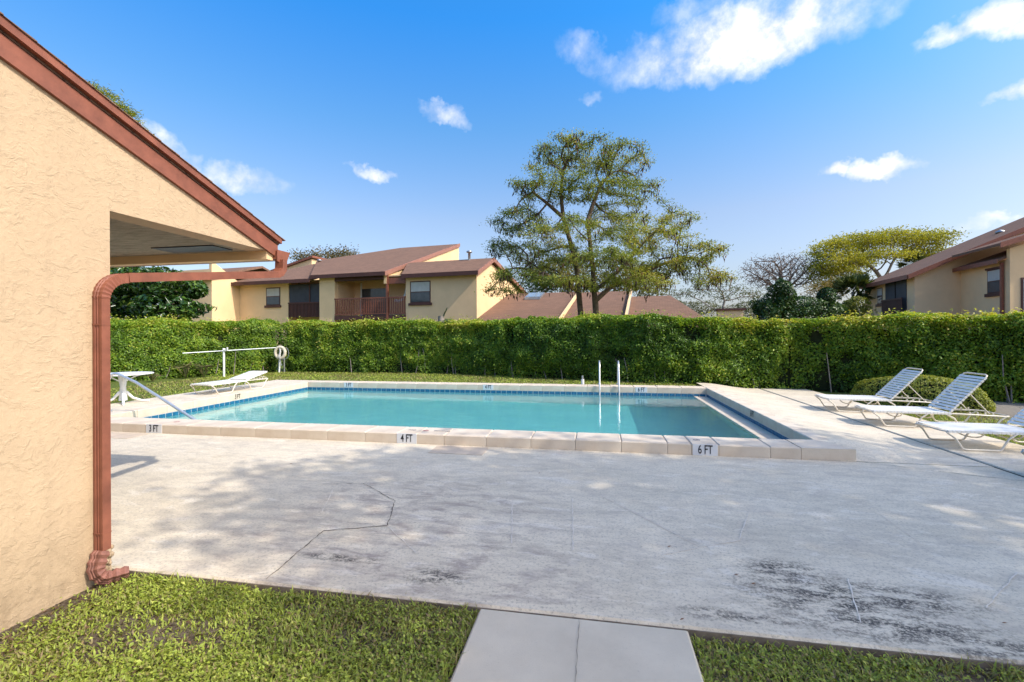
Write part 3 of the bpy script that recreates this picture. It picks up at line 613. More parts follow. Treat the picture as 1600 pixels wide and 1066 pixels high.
# ------------------------------------------------------------------ far houses (own frame: u right, v away, 7 degrees off the pool)
HA = R_(-7.)
U = Vector((math.cos(HA), math.sin(HA), 0)); V = Vector((-math.sin(HA), math.cos(HA), 0))
def onv(px, py, v0): d = ray(px, py); k = v0/d.dot(V); return d.dot(U)*k, H+d.z*k
def onu(px, py, u0): d = ray(px, py); k = u0/d.dot(U); return d.dot(V)*k, H+d.z*k
def house(name, u0, v0, label):
    e = empty(name, U*u0+V*v0, HA, label, 'building'); e['o'] = 0; del e['o']
    return e, (lambda p: (p[0]-u0, p[1]-v0, p[2]))
def hbox(L, *a):
    (x0, y0, _), (x1, y1, _) = L((a[0], a[2], 0)), L((a[1], a[3], 0)); m = MB(); m.box(x0, x1, y0, y1, a[4], a[5]); return m
def hpoly(L, pts, off): m = MB(); m.prism([L(p) for p in pts], off); return m
def window_v(e, L, u0, u1, z0, z1, v, rows=2):
    """sash window in a wall facing the viewer (v = wall face)"""
    w = hbox(L, u0, u1, v-.02, v+.06, z0, z1).build('window', BROWN_D, e); zm = (z0+z1)/2
    for a, b, m in ((z0+.07, zm-.03, GLASS), (zm+.03, z1-.07, BLIND)): hbox(L, u0+.07, u1-.07, v-.03, v-.021, a, b).build('pane', m, w)
    hbox(L, u0-.1, u1+.1, v-.10, v-.002, z0-.17, z0-.005).build('sill', BROWN_D, w); return w
def window_u(e, L, v0, v1, z0, z1, u, lintel=False):
    w = hbox(L, u-.02, u+.05, v0, v1, z0, z1).build('window', BROWN_D, e); zm = (z0+z1)/2
    for a, b, m in ((z0+.06, zm-.03, GLASS), (zm+.03, z1-.06, BLIND)): hbox(L, u-.03, u-.021, v0+.06, v1-.06, a, b).build('pane', m, w)
    hbox(L, u-.10, u-.002, v0-.12, v1+.12, z0-.2, z0-.005).build('sill', BROWN_D, w)
    if lintel: hbox(L, u-.06, u-.002, v0-.12, v1+.12, z1+.005, z1+.12).build('lintel', BROWN_D, w)
    return w
def roofslab(e, L, pts, th=.16, fasc=True, name='roof'):
    """pts: near-left, near-right, far-right, far-left"""
    r = hpoly(L, pts, (0, 0, th)).build(name, SHINGLE, e)
    if fasc:
        a, b = pts[0], pts[1]; f = MB(); f.prism([L((a[0]+.0, a[1]-.02, a[2]-.08)), L((b[0], b[1]-.02, b[2]-.08)), L((b[0], b[1]-.02, b[2]+th+.02)), L((a[0], a[1]-.02, a[2]+th+.02))], (0, -.04, 0)); f.build('fascia', BROWN_D, r)
    return r
v0 = 27.; S = 0.34
uA0, uA1 = onv(634, 440, v0)[0], onv(745, 480, v0)[0]
uB0, uB1 = onv(499, 440, v0)[0], onv(605, 440, v0)[0]
uP = onv(523, 440, v0)[0]; uC0 = onv(369, 450, v0)[0]; uC1 = onv(446, 450, v0)[0]
h1, L1_ = house('townhouse', (uA1+uC0)/2, v0, 'peach two storey townhouse with brown shingle roofs and a railed balcony')
zA = onv(690, 430, v0-.4)[1]; zB = onv(550, 431, v0-.4)[1]; zC = onv(430, 442, v0-.4)[1]
# bay A (right): gable end facing right
pk_v, pk_z = onu(767, 411, uA1); bk = onu(829, 452, uA1)
hpoly(L1_, [(uA1, v0, 0), (uA1, v0, zA+.2), (uA1, pk_v, pk_z), (uA1, 38, pk_z-(38-pk_v)*.2), (uA1, 38, 0)], (-.25, 0, 0)).build('gable_wall', HOUSE, h1)
hbox(L1_, uA0, uA1-.251, v0, v0+.25, 0, zA+.12).build('wall', HOUSE_P, h1)
SA = (pk_z+.18-zA)/(pk_v-v0+.4)
roofslab(h1, L1_, [(uA0-.1, v0-.4, zA), (uA1+.25, v0-.4, zA), (uA1+.25, pk_v, pk_z+.18), (uB1+.02, pk_v, pk_z+.18)])
hpoly(L1_, [(uA1+.25, pk_v, pk_z+.18), (uA1+.25, 38, pk_z+.18-(38-pk_v)*.2), (uB1+.02, 38, pk_z+.18-(38-pk_v)*.2), (uB1+.02, pk_v, pk_z+.18)], (0, 0, .16)).build('roof', SHINGLE, h1)
hpoly(L1_, [(uA1+.27, v0-.42, zA-.1), (uA1+.27, v0-.42, zA+.18), (uA1+.27, pk_v, pk_z+.36), (uA1+.27, 38, pk_z+.36-(38-pk_v)*.2), (uA1+.27, 38, pk_z+.1-(38-pk_v)*.2), (uA1+.27, pk_v, pk_z+.08)], (-.05, 0, 0)).build('rake_board', mat('pink_brown_trim', (.30, .14, .10), .6), h1)
w = [onv(641, 440, v0), onv(673, 474, v0)]; window_v(h1, L1_, w[0][0], w[1][0], w[1][1]+.05, w[0][1], v0)
# bay B (centre): tall single-pitch roof with a balcony below
tv = onu(717, 386, uB1)[0]; tv = min(tv, 40); zt = zB+S*(tv-v0+.4)
ul = onv(625, 391, tv)[0]
roofslab(h1, L1_, [(uB0-.45, v0-.4, zB), (uB1+.1, v0-.4, zB), (uB1+.1, tv, zt), (ul, tv, zt), (ul-5.5, tv-5, zt-S*5)])
hpoly(L1_, [(uB1, v0-.1, zB-.02), (uB1, v0-.1, zB-.6), (uB1, tv, zt-3.5), (uB1, tv, zt-.02)], (-.2, 0, 0)).build('side_wall', HOUSE, h1)
hpoly(L1_, [(uB1+.12, v0-.42, zB-.12), (uB1+.12, v0-.42, zB+.19), (uB1+.12, tv, zt+.19), (uB1+.12, tv, zt-.12)], (-.06, 0, 0)).build('rake_board', MATS['pink_brown_trim'], h1)
hbox(L1_, uB0, uP, v0, v0+.3, 0, zB+.05).build('pillar', HOUSE, h1)
bz = onv(560, 493, v0)[1]; rz1 = onv(560, 465.5, v0)[1]; BD = 2.2
hbox(L1_, uP, uA0, v0+BD, v0+BD+.2, 0, zB+.3).build('wall', HOUSE_P, h1); hbox(L1_, uP, uA0, v0-.05, v0+BD, bz-.3, bz-.02).build('balcony_floor', BROWN_D, h1)
hbox(L1_, uP-.02, uP+.02, v0+.3, v0+BD, 0, zB+.1).build('side_wall', HOUSE_P, h1); hbox(L1_, uA0-.02, uA0+.02, v0+.26, v0+BD, 0, zA+.2).build('side_wall', HOUSE_P, h1)
hbox(L1_, uP, uA0-.03, v0+.01, v0+BD, zB-.12, zB-.04).build('ceiling', HOUSE_P, h1)
hbox(L1_, uP, uB1, v0-.02, v0+.2, zB-.28, zB-.02).build('beam', BROWN_D, h1); hbox(L1_, uB1+.1, uA0, v0-.02, v0+.16, zB-.62, zB-.22).build('beam', BROWN, h1)
hbox(L1_, uB1-.06, uB1+.09, v0-.08, v0+.08, bz-.3, zB).build('post', BROWN, h1)
q = v0+BD-.02
d0, d1 = onv(533, 445, q)[0], onv(549, 445, q)[0]; hbox(L1_, d0, d1, q-.04, q, bz, zB-.55).build('door', SCREEN, h1)
d0, d1 = onv(566, 445, q)[0], onv(605, 445, q)[0]; sl = hbox(L1_, d0, d1, q-.04, q, bz, zB-.65).build('sliding_door', GLASS, h1); hbox(L1_, d0-.12, d0, q-.06, q, bz, zB-.2).build('frame', PVC, sl)
rail = hbox(L1_, uP, uA0, v0-.06, v0+.02, rz1-.09, rz1).build('railing', BROWN, h1); hbox(L1_, uP, uA0, v0-.04, v0, bz+.05, bz+.12).build('bottom_rail', BROWN, rail)
nb = 40; bmesh_ = MB(); bmesh_.box(-.03, .03, -.02, .02, bz+.121, rz1-.091); bme = bmesh_.mesh('baluster')
for i in range(nb):
    p = L1_((uP+.1+(uA0-uP-.2)*i/(nb-1), v0-.02, 0)); o = link('baluster', bme, BROWN, rail); o.location = (p[0], p[1], 0)
m = MB(); p = L1_((uA0-.9, v0+1., 0)); m.tube([(p[0]-.55, p[1], bz+1.05), (p[0]-.25, p[1], bz+.98), (p[0]+.05, p[1], bz+1.08), (p[0]+.3, p[1], bz+1.45), (p[0]+.4, p[1], bz+1.9)], .10, 8); m.build('hanging_cloth', PVC, h1)
# bay C (left): lower eave, screened porch and window
cv = 33.5; zc1 = zC+S*(cv-v0+.4)
roofslab(h1, L1_, [(uC0-.5, v0-.4, zC), (uB0-.46, v0-.4, zC), (uB0-.46, cv, zc1), (uC0+1.5, cv, zc1)])
hbox(L1_, uC0, uC1, v0+.3, v0+.5, 0, zC+.3).build('wall', HOUSE, h1)
hbox(L1_, uC1, uB0, v0+1.2, v0+1.4, 0, zC+.3).build('wall', HOUSE_P, h1)
hbox(L1_, uC1-.2, uC1-.002, v0+.5, v0+1.4, 0, zC+.3).build('side_wall', HOUSE_P, h1); cz = onv(470, 472, v0)[1]
sc = hbox(L1_, uC1, uB0, v0+.36, v0+.40, cz-1.1, zC-.1).build('porch_screen', SCREEN, h1)
um = uC1+(uB0-uC1)*.62
hbox(L1_, um-.04, um+.04, v0+.30, v0+.355, cz-1.1, zC-.1).build('mullion', BROWN_D, sc)
hbox(L1_, uC1+.05, um-.1, v0+.41, v0+.44, cz+.05, zC-.55).build('pane', BLIND, sc) if False else None
rail = hbox(L1_, uC1, uB0, v0+.22, v0+.30, cz-.09, cz).build('railing', BROWN_D, h1); nb = 24; bmesh_ = MB(); bmesh_.box(-.03, .03, -.02, .02, cz-1.1, cz-.091); bme = bmesh_.mesh('baluster')
for i in range(nb):
    p = L1_((uC1+.06+(uB0-uC1-.12)*i/(nb-1), v0+.26, 0)); o = link('baluster', bme, BROWN_D, rail); o.location = (p[0], p[1], 0)
w = [onv(416, 450, v0+.3), onv(438, 477, v0+.3)]; window_v(h1, L1_, w[0][0], w[1][0], w[1][1], w[0][1], v0+.3)
# wing D (far left): juts towards the pool, its sunny side faces right
vD = onu(331, 470, uC0)[0]; 
hpoly(L1_, [(uC0, vD, 0), (uC0, v0+.5, 0), (uC0, v0+.5, zC+.1), (uC0, (vD+v0)/2-1, zC+1.6), (uC0, vD, zC+1.1)], (-.25, 0, 0)).build('gable_wall', HOUSE, h1)
hbox(L1_, uC0-5, uC0-.251, vD, vD+.25, 0, zC+1).build('wall', HOUSE_P, h1)
zD = onu(331, 436, uC0)[1]
roofslab(h1, L1_, [(uC0-6, vD-.5, zD), (uC0+.3, vD-.5, zD), (uC0+.3, vD+4.2, zD+1.35), (uC0-6, vD+4.2, zD+1.35)])
hpoly(L1_, [(uC0-6, vD+4.2, zD+1.35), (uC0+.3, vD+4.2, zD+1.35), (uC0+.3, vD+9, zD-.2), (uC0-6, vD+9, zD-.2)], (0, 0, .16)).build('roof', SHINGLE, h1)
a = onv(455, 408, 37.); b = onv(487, 400, 37.)
hpoly(L1_, [(a[0]-3, 37, zC), (b[0], 37, zC), (b[0], 37, b[1]-.3), (a[0]-3, 37, a[1]-1.2)], (0, 4, 0)).build('upper_wall', HOUSE, h1)
hpoly(L1_, [(a[0]-3, 36.8, a[1]-1.2), (b[0]+.25, 36.8, b[1]-.2), (b[0]+.25, 36.8, b[1]), (a[0]-3, 36.8, a[1]-.95)], (0, 5, 0)).build('upper_roof', BROWN, h1)
for px, py in ((499, 409), (735, 397)):
    q = onv(px, py, 33. if px < 600 else pk_v); p = L1_((q[0], 33. if px < 600 else pk_v-.2, 0)); MB().lathe([(.09, -.4), (.09, .15), (.2, .16), (.2, .25), (0, .34)], 10, (p[0], p[1], q[1]-.1)).build('roof_vent', METAL, h1)
# low wing E: single-storey roof to the right, behind the big tree
h2, L2_ = house('low_wing', uA1+6, v0, 'low brown shingle roof with a skylight, behind the large feathery tree')
e0 = onu(749, 495, uA1); e1 = onu(795, 459.5, uA1); sE = (e1[1]-e0[1])/(e1[0]-e0[0])
def zE(v): return e0[1]+sE*(v-e0[0])
vE = e0[0]-2.2; vR = e1[0]; u1 = onv(905, 461, vR)[0]; u2 = onv(986, 462, vR)[0]; u3 = onv(1048, 477, vR-2)[0]; u4 = onv(1082, 487, vR-3)[0]
for a, b, dz in ((uA1+.02, u1, 0), (u1, u2, -.06)):
    r = roofslab(h2, L2_, [(a, vE, zE(vE)-.16+dz), (b, vE, zE(vE)-.16+dz), (b, vR, zE(vR)-.16+dz), (a, vR, zE(vR)-.16+dz)])
    hpoly(L2_, [(b-.02, vE, zE(vE)-.05), (b-.02, vE, zE(vE)+.22), (b-.02, vR, zE(vR)+.2), (b-.02, vR, zE(vR)-.05)], (.10, 0, 0)).build('parapet', HOUSE, r)
hpoly(L2_, [(u2+.1, vE, zE(vE)-.4), (u4+1, vE, zE(vE)-.4), (u3, vR-1.5, zE(vR)-.75), (u2+.1, vR-1.5, zE(vR)-.75)], (0, 0, .16)).build('roof', SHINGLE, h2)
hbox(L2_, uA1+.02, u4+.6, vE+.5, vE+.7, 0, zE(vE)-.1).build('wall', HOUSE, h2)
k0, k1 = onv(820, 468, vR-2.), onv(846, 458, vR-.6)
sk = hpoly(L2_, [(k0[0], vR-2.1, zE(vR-2.1)+.02), (k0[0]+1.15, vR-2.1, zE(vR-2.1)+.02), (k0[0]+1.15, vR-.6, zE(vR-.6)+.02), (k0[0], vR-.6, zE(vR-.6)+.02)], (0, 0, .16)).build('skylight', METAL, h2)
hpoly(L2_, [(k0[0]+.07, vR-2.0, zE(vR-2.0)+.185), (k0[0]+1.08, vR-2.0, zE(vR-2.0)+.185), (k0[0]+1.08, vR-.7, zE(vR-.7)+.185), (k0[0]+.07, vR-.7, zE(vR-.7)+.185)], (0, 0, .02)).build('pane', mat('skylight_glass', (.25, .3, .33), .1, .6), sk)
# right house: walls face left and front in turn
uR = 17.
va = onu(1351, 450, uR)[0]; vb = onu(1429, 430, uR)[0]; ze = onu(1390, 437, uR-.4)[1]
h3, L3 = house('gabled_house', uR+4, vb, 'tan stucco house with long brown sloping roof rising above the hedge')
hbox(L3, uR, uR+.25, vb+.25, va, 0, ze+.25).build('wall', HOUSE, h3)
uW = onv(1501, 440, vb)[0]; ra = onv(1429, 428, vb); rb = onv(1600, 358, vb); sR = (rb[1]-ra[1])/(rb[0]-ra[0])
def zR(u): return ra[1]+sR*(u-uR)
uZ = uR+16
hpoly(L3, [(uR, vb, 0), (uZ, vb, 0), (uZ, vb, zR(uZ)), (uR, vb, zR(uR))], (0, .25, 0)).build('gable_wall', HOUSE_P, h3)
hpoly(L3, [(uR-.5, vb-.35, zR(uR-.5)), (uZ, vb-.35, zR(uZ)), (uZ, va+.3, zR(uZ)), (uR-.5, va+.3, zR(uR-.5))], (0, 0, .15)).build('roof', SHINGLE, h3)
hpoly(L3, [(uR-.52, vb-.37, zR(uR-.52)-.14), (uZ, vb-.37, zR(uZ)-.14), (uZ, vb-.37, zR(uZ)+.17), (uR-.52, vb-.37, zR(uR-.52)+.17)], (0, -.05, 0)).build('rake_board', BROWN, h3)
hbox(L3, uR-.56, uR-.51, vb-.3, va+.3, zR(uR-.5)-.13, zR(uR-.5)+.16).build('fascia', BROWN, h3)
wv0, wv1 = onu(1379, 460, uR)[0], onu(1371, 460, uR)[0]; window_u(h3, L3, wv0, wv1, onu(1375, 475, uR)[1], onu(1375, 450, uR)[1], uR)
b0, b1 = onu(1417, 460, uR)[0], onu(1384, 460, uR)[0]; zr0 = onu(1400, 467, uR)[1]
ps = hbox(L3, uR-.03, uR-.002, b0, b1, 2, ze-.05).build('porch_screen', SCREEN, h3); bm_ = (b0+b1)/2; hbox(L3, uR-.05, uR-.031, bm_-.06, bm_+.06, zr0, ze-.05).build('mullion', DARK, ps)
rail = hbox(L3, uR-.32, uR-.24, b0, b1, zr0-.1, zr0).build('railing', BROWN_D, h3); bmesh_ = MB(); bmesh_.box(-.02, .02, -.035, .035, 2.2, zr0-.101); bme = bmesh_.mesh('baluster')
for i in range(22):
    p = L3((uR-.28, b0+.08+(b1-b0-.16)*i/21, 0)); o = link('baluster', bme, BROWN_D, rail); o.location = (p[0], p[1], 0)
# window bay towards the viewer with its own lower roof
vW = onu(1573, 430, uW)[0]; zl = onu(1530, 415, uW-.35)[1]
hbox(L3, uW, uW+.25, vW, vb-.002, 0, zl+.1).build('bay_wall', HOUSE, h3)
hpoly(L3, [(uW-.4, vW, zl), (uW-.4, vb-.01, zl), (uW+3, vb-.01, zl+1.3), (uW+3, vW, zl+1.3)], (0, 0, .14)).build('bay_roof', SHINGLE, h3)
hbox(L3, uW-.45, uW-.401, vW, vb-.01, zl-.1, zl+.15).build('bay_fascia', BROWN, h3)
a, b = onu(1565, 430, uW)[0], onu(1543, 430, uW)[0]; window_u(h3, L3, a, b, onu(1554, 458, uW)[1], onu(1554, 421, uW)[1], uW, True)
hbox(L3, uW-.16, uW-.04, vW+.15, vW+.29, 0, zl-.05).build('downspout', BROWN, h3)
# nearest block
zn = onv(1574, 392, vW)[1]; q2 = onv(1600, 372, vW-.3); q1 = onv(1554, 386, vW-.3)
hbox(L3, uW, uW+9, vW-.25, vW-.002, 0, zn+.1).build('front_wall', HOUSE, h3)
sN = (q2[1]-q1[1])/(q2[0]-q1[0])
hpoly(L3, [(q1[0], vW-.75, q1[1]), (q1[0]+9, vW-.75, q1[1]+9*sN), (q1[0]+9, vb-.5, q1[1]+9*sN), (q1[0], vb-.5, q1[1])], (0, 0, .15)).build('front_roof', SHINGLE, h3)
hpoly(L3, [(q1[0]-.02, vW-.77, q1[1]-.13), (q1[0]+9, vW-.77, q1[1]+9*sN-.13), (q1[0]+9, vW-.77, q1[1]+9*sN+.17), (q1[0]-.02, vW-.77, q1[1]+.17)], (0, -.05, 0)).build('front_rake', BROWN, h3)
hpoly(L3, [(uW, vW-.25, zn+.1), (uW+9, vW-.25, zn+.1), (uW+9, vW-.25, q1[1]+9*sN)], (0, .2, 0)).build('front_gable', HOUSE, h3)
d0 = onv(1595, 440, vW-.25)[0]; zz = onv(1596, 434, vW-.25)[1]; fw = hbox(L3, d0, d0+1.2, vW-.30, vW-.252, 2.6, zz).build('window', BROWN_D, h3); hbox(L3, d0+.09, d0+1.1, vW-.315, vW-.302, 2.7, zz-.1).build('pane', BLIND, fw)
q = onv(1563, 363, vb+3); p = L3((q[0], vb+3, 0)); MB().lathe([(.14, -.6), (.14, .05), (.28, .06), (.28, .14), (0, .3)], 10, (p[0], p[1], q[1]-.1)).build('roof_vent', METAL, h3)
q = atd(1140, 486, 30); h4 = empty('chimney_stub', (q.x, q.y, 0), HA, 'small square flat-topped stub just above the hedge beside the spreading tree', 'chimney')
MB().box(-.75, .75, -.4, .4, 0, q.z+.02).build('stack', HOUSE_P, h4); MB().box(-.9, .9, -.5, .5, q.z+.021, q.z+.15).build('cap', BROWN_D, h4)

# ------------------------------------------------------------------ hedges
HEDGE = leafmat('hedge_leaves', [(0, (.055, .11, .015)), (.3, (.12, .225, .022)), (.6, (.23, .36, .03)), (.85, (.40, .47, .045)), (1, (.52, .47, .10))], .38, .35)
CORE = mat('hedge_core', (.016, .022, .009), .95, .1, var=.5, vscale=8)
def hedge(name, label, line, thick, height, per_m2, skip_end=False):
    """leafy wall that follows a plan line; front is the first side"""
    e = empty(name, (line[0][0], line[0][1], zg(*line[0])), 0, label, 'hedge'); base = np.array([line[0][0], line[0][1], zg(*line[0])])
    P = np.array(line, float); seg = np.linalg.norm(np.diff(P, axis=0), axis=1); cum = np.concatenate([[0], np.cumsum(seg)]); Ln = cum[-1]
    def at(s):
        k = np.clip(np.searchsorted(cum, s, 'right')-1, 0, len(seg)-1); t = (s-cum[k])/seg[k]; d = (P[k+1]-P[k])/seg[k][:, None]
        return P[k]+(P[k+1]-P[k])*t[:, None], d
    def surf(s, q):
        """q in 0..1 front, 1..2 top, 2..3 back; returns point and outward normal"""
        c, d = at(s); nb = np.stack([-d[:, 1], d[:, 0]], 1)      # away from viewer
        n = len(s); pos = np.zeros((n, 3)); nr = np.zeros((n, 3)); f, tp, bk = q < 1, (q >= 1) & (q < 2), q >= 2
        rnd = .16
        off = np.where(f, 0, np.where(tp, (q-1)*thick, thick)); z = np.where(f, q*height, np.where(tp, height, (3-q)*height))
        # rounded shoulder
        off = off+np.where(f, rnd*np.clip((q-.86)/.14, 0, 1)**2, 0); z = z-np.where(tp, rnd*.6*np.clip(1-(q-1)*5, 0, 1)**2, 0)
        gz = np.array([zg(a, b) for a, b in c])
        pos[:, :2] = c+nb*off[:, None]; pos[:, 2] = z+gz
        nr[:, :2] = np.where(f, -1, np.where(tp, 0, 1))[:, None]*nb; nr[:, 2] = np.where(tp, 1, .18)
        return pos, unit(nr)
    area = Ln*(height*1.35+thick); N = int(area*per_m2)
    s = rng.uniform(0, Ln, N); r = rng.random(N); fr = height/(height*1.35+thick); tf = thick/(height*1.35+thick)
    q = np.where(r < fr, r/fr, np.where(r < fr+tf, 1+(r-fr)/tf, 2+rng.random(N)*.999))
    pos, nr = surf(s, q)
    lump = ((vnoise(pos, .8)-.5)*.34+(vnoise(pos+7, 2.3)-.5)*.28+(vnoise(pos+3, 5.5)-.5)*.14)*np.where((q >= 1) & (q < 2), .75, 1)
    thin = vnoise(pos+21, 1.6)                      # where the hedge is thin, leaves sit deeper
    depth = rng.exponential(.07, N)+np.where(q < 1, np.clip(thin-.72, 0, 1)*.8, 0)
    low = np.clip(1-(q*height)/.5, 0, 1)*(q < 1); depth += low*rng.random(N)*.35
    pos = pos+nr*(lump-depth)[:, None]
    keep = rng.random(N) < np.where(q < 1, np.clip(.6+q*2.2, 0, 1), 1); keep &= ~((thin > .86) & (q < 1) & (rng.random(N) < .5))
    pos, nr, q, depth, lump = pos[keep], nr[keep], q[keep], depth[keep], lump[keep]; n = len(pos)
    new = vnoise(pos+40, 3.2)
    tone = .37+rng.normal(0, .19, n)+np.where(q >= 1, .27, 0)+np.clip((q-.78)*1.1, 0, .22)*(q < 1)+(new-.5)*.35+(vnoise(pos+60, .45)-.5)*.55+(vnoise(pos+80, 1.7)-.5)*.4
    shoot = (rng.random(n) < .035) & (vnoise(pos+90, 2.) > .45); pos = pos+nr*np.where(shoot, rng.uniform(.02, .20, n), 0)[:, None]; tone = np.where(shoot, tone+.2, tone)
    nm = unit(nr*.75+rng.normal(0, .55, (n, 3))+np.array([.15, -.05, .45]))
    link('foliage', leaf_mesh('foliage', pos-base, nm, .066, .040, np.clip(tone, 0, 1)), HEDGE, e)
    # woody core
    m = MB(); k = int(Ln/.4)+1; ss = np.linspace(.12, Ln-.12, k); ring = [(.0, .02), (.05, .97), (.12, .99), (.88, .99), (.95, .97), (1, .02)]; vs = []
    c, d = at(ss)
    for i in range(k):
        for a, b in ring:
            o_ = .24+(thick-.46)*a; zz = b*(height-.26)*(1+.06*math.sin(i*1.7)); vs.append((c[i][0]-d[i][1]*o_-base[0], c[i][1]+d[i][0]*o_-base[1], zg(*c[i])+zz-base[2]))
    nr_ = len(ring); m.add(vs, [(i*nr_+j, i*nr_+j+1, (i+1)*nr_+j+1, (i+1)*nr_+j) for i in range(k-1) for j in range(nr_-1)]); m.add(vs[:nr_], [tuple(range(nr_))]); m.add(vs[-nr_:], [tuple(range(nr_))[::-1]])
    m.build('core', CORE, e)
    # bare stems near the foot
    m = MB()
    for _ in range(int(Ln*1.3)):
        s1 = np.array([random.uniform(.1, Ln-.1)]); c, d = at(s1); p = Vector((c[0][0]-d[0][1]*random.uniform(.0, .2)-base[0], c[0][1]+d[0][0]*random.uniform(.0, .2)-base[1], zg(*c[0])-base[2]))
        q_ = p+Vector((random.uniform(-.15, .15), random.uniform(-.06, .1), random.uniform(.5, 1.1))); m.tube([p, p.lerp(q_, .5)+Vector((random.uniform(-.05, .05), 0, 0)), q_], [.018, .014, .009], 5, False)
    m.build('stems', BARK_G, e, kind='stuff')
    return e
hedge('clipped_hedge', 'long clipped green hedge behind the pool and the ladder', [(-12.35, 16.2), (-10.9, 16.3), (-5.6, 16.3), (-2.5, 15.2), (1.35, 13.95), (5.35, 13.85), (9.3, 12.1), (13.5, 9.6)], 1.25, 2.0, 2500)
hedge('side_hedge', 'bright clipped hedge along the terrace side behind the pole post and table', [(-18.5, 8.2), (-14.9, 12.3), (-13.9, 14.0), (-12.75, 15.9), (-12.45, 16.4)], 1.25, 2.0, 2500)

# ------------------------------------------------------------------ trees
def colonize(attr, trunk, step, infl, kill, iters=90):
    nodes = [np.array(p, float) for p in trunk[0]]; par = [-1]+list(range(len(trunk[0])-1))
    for ch in trunk[1:]:
        b = ch[0]; prev = b
        for p in ch[1]: nodes.append(np.array(p, float)); par.append(prev); prev = len(nodes)-1
    A = attr.copy(); N0 = np.array(nodes); dist = np.full(len(A), 1e9); near = np.zeros(len(A), int)
    D = np.linalg.norm(A[:, None]-N0[None], axis=2); near = D.argmin(1); dist = D.min(1)
    for _ in range(iters):
        act = dist < infl
        if not act.any():
            k = dist.argmin() if len(dist) else None
            if k is None: break
            act = np.zeros(len(A), bool); act[k] = True
        ids = np.unique(near[act]); new = []; NN = np.array(nodes)
        for i in ids:
            dv = unit(A[act & (near == i)]-NN[i]).sum(0)+rng.normal(0, .12, 3); nl = np.linalg.norm(dv)
            if nl < 1e-6: continue
            new.append((NN[i]+dv/nl*step, i))
        if not new: break
        st = len(nodes); nodes += [p for p, _ in new]; par += [i for _, i in new]
        P = np.array([p for p, _ in new]); D = np.linalg.norm(A[:, None]-P[None], axis=2); m = D.min(1); b = m < dist
        near = np.where(b, st+D.argmin(1), near); dist = np.minimum(m, dist)
        keep = dist > kill; A, dist, near = A[keep], dist[keep], near[keep]
        if len(A) == 0: break
    return np.array(nodes), np.array(par)
def branch_mesh(nodes, par, r_tip, r_base, base, exp=2.2, sides=6):
    n = len(nodes); r = np.full(n, 0.); ch = np.zeros(n, int)
    for i in range(n-1, 0, -1):
        if ch[i] == 0: r[i] = r_tip**exp
        r[par[i]] += r[i]; ch[par[i]] += 1
    rad = r**(1/exp); rad *= 1; mx = rad[0]; 
    if mx > r_base: rad = r_tip+(rad-r_tip)*(r_base-r_tip)/(mx-r_tip)
    i = np.arange(1, n); a = nodes[par[i]]; b = nodes[i]; t = unit(b-a); ref = np.where(np.abs(t[:, 2:3]) < .9, [[0, 0, 1.]], [[1., 0, 0]]); s = unit(np.cross(t, ref)); u = np.cross(s, t)
    ang = np.arange(sides)*2*np.pi/sides; ra = np.minimum(rad[par[i]], rad[i]*1.35)[:, None, None]; rb = rad[i][:, None, None]
    circ = s[:, None]*np.cos(ang)[None, :, None]+u[:, None]*np.sin(ang)[None, :, None]
    va = (a-t*.01)[:, None]+circ*ra; vb = (b+t*.01)[:, None]+circ*rb
    v = np.concatenate([va, vb], 1).reshape(-1, 3)-base; k = np.arange(n-1)[:, None]*2*sides
    f = np.concatenate([np.stack([k[:, 0]+j, k[:, 0]+(j+1) % sides, k[:, 0]+sides+(j+1) % sides, k[:, 0]+sides+j], 1)[:, None] for j in range(sides)], 1).reshape(-1, 4)
    tipc = np.zeros(n, int)
    for i in range(n-1, 0, -1):
        if ch[i] == 0: tipc[i] = 1
        tipc[par[i]] += tipc[i]
    return arr_mesh('limbs', v, f, smooth=True), rad, tipc
def ell(n, c, r, shell=0., zmin=None):
    p = unit(rng.normal(size=(n, 3)))*(rng.random((n, 1))**(1/3)*(1-shell)+shell); p = np.array(c)+p*np.array(r)
    return p
def tree(name, label, base, attr, trunk, bark, leaf, step=.5, infl=3., kill=.7, r_tip=.012, r_base=.16, leaves=None, group=None, iters=90, cat='tree', extra=None):
    e = empty(name, base, 0, label, cat, group); B = np.array(base, float)
    nodes, par = colonize(attr, trunk, step, infl, kill, iters); me, rad, tipc = branch_mesh(nodes, par, r_tip, r_base, B)
    link('trunk', me, bark, e)
    if leaves:
        per, spread, ln, wd, droop, tfun, thr = leaves
        tips = np.where(tipc <= thr)[0]; tips = tips[tips > 2]
        c = np.repeat(nodes[tips], per, 0); n = len(c); pos = c+rng.normal(0, 1, (n, 3))*np.array(spread)
        nm = unit(rng.normal(0, .6, (n, 3))+np.array([.15, -.15, .8])); al = rng.normal(size=(n, 3))+np.array([0, 0, -droop])
        link('crown', leaf_mesh('crown', pos-B, nm, ln, wd, np.clip(tfun(pos, n), 0, 1), along=al), leaf, e)
    if extra: extra(e, B, nodes, tipc)
    return e
def tn(mean, sd=.15, sc=.5, amp=.4): return lambda p, n: mean+rng.normal(0, sd, n)+(vnoise(p+11, sc)-.5)*amp
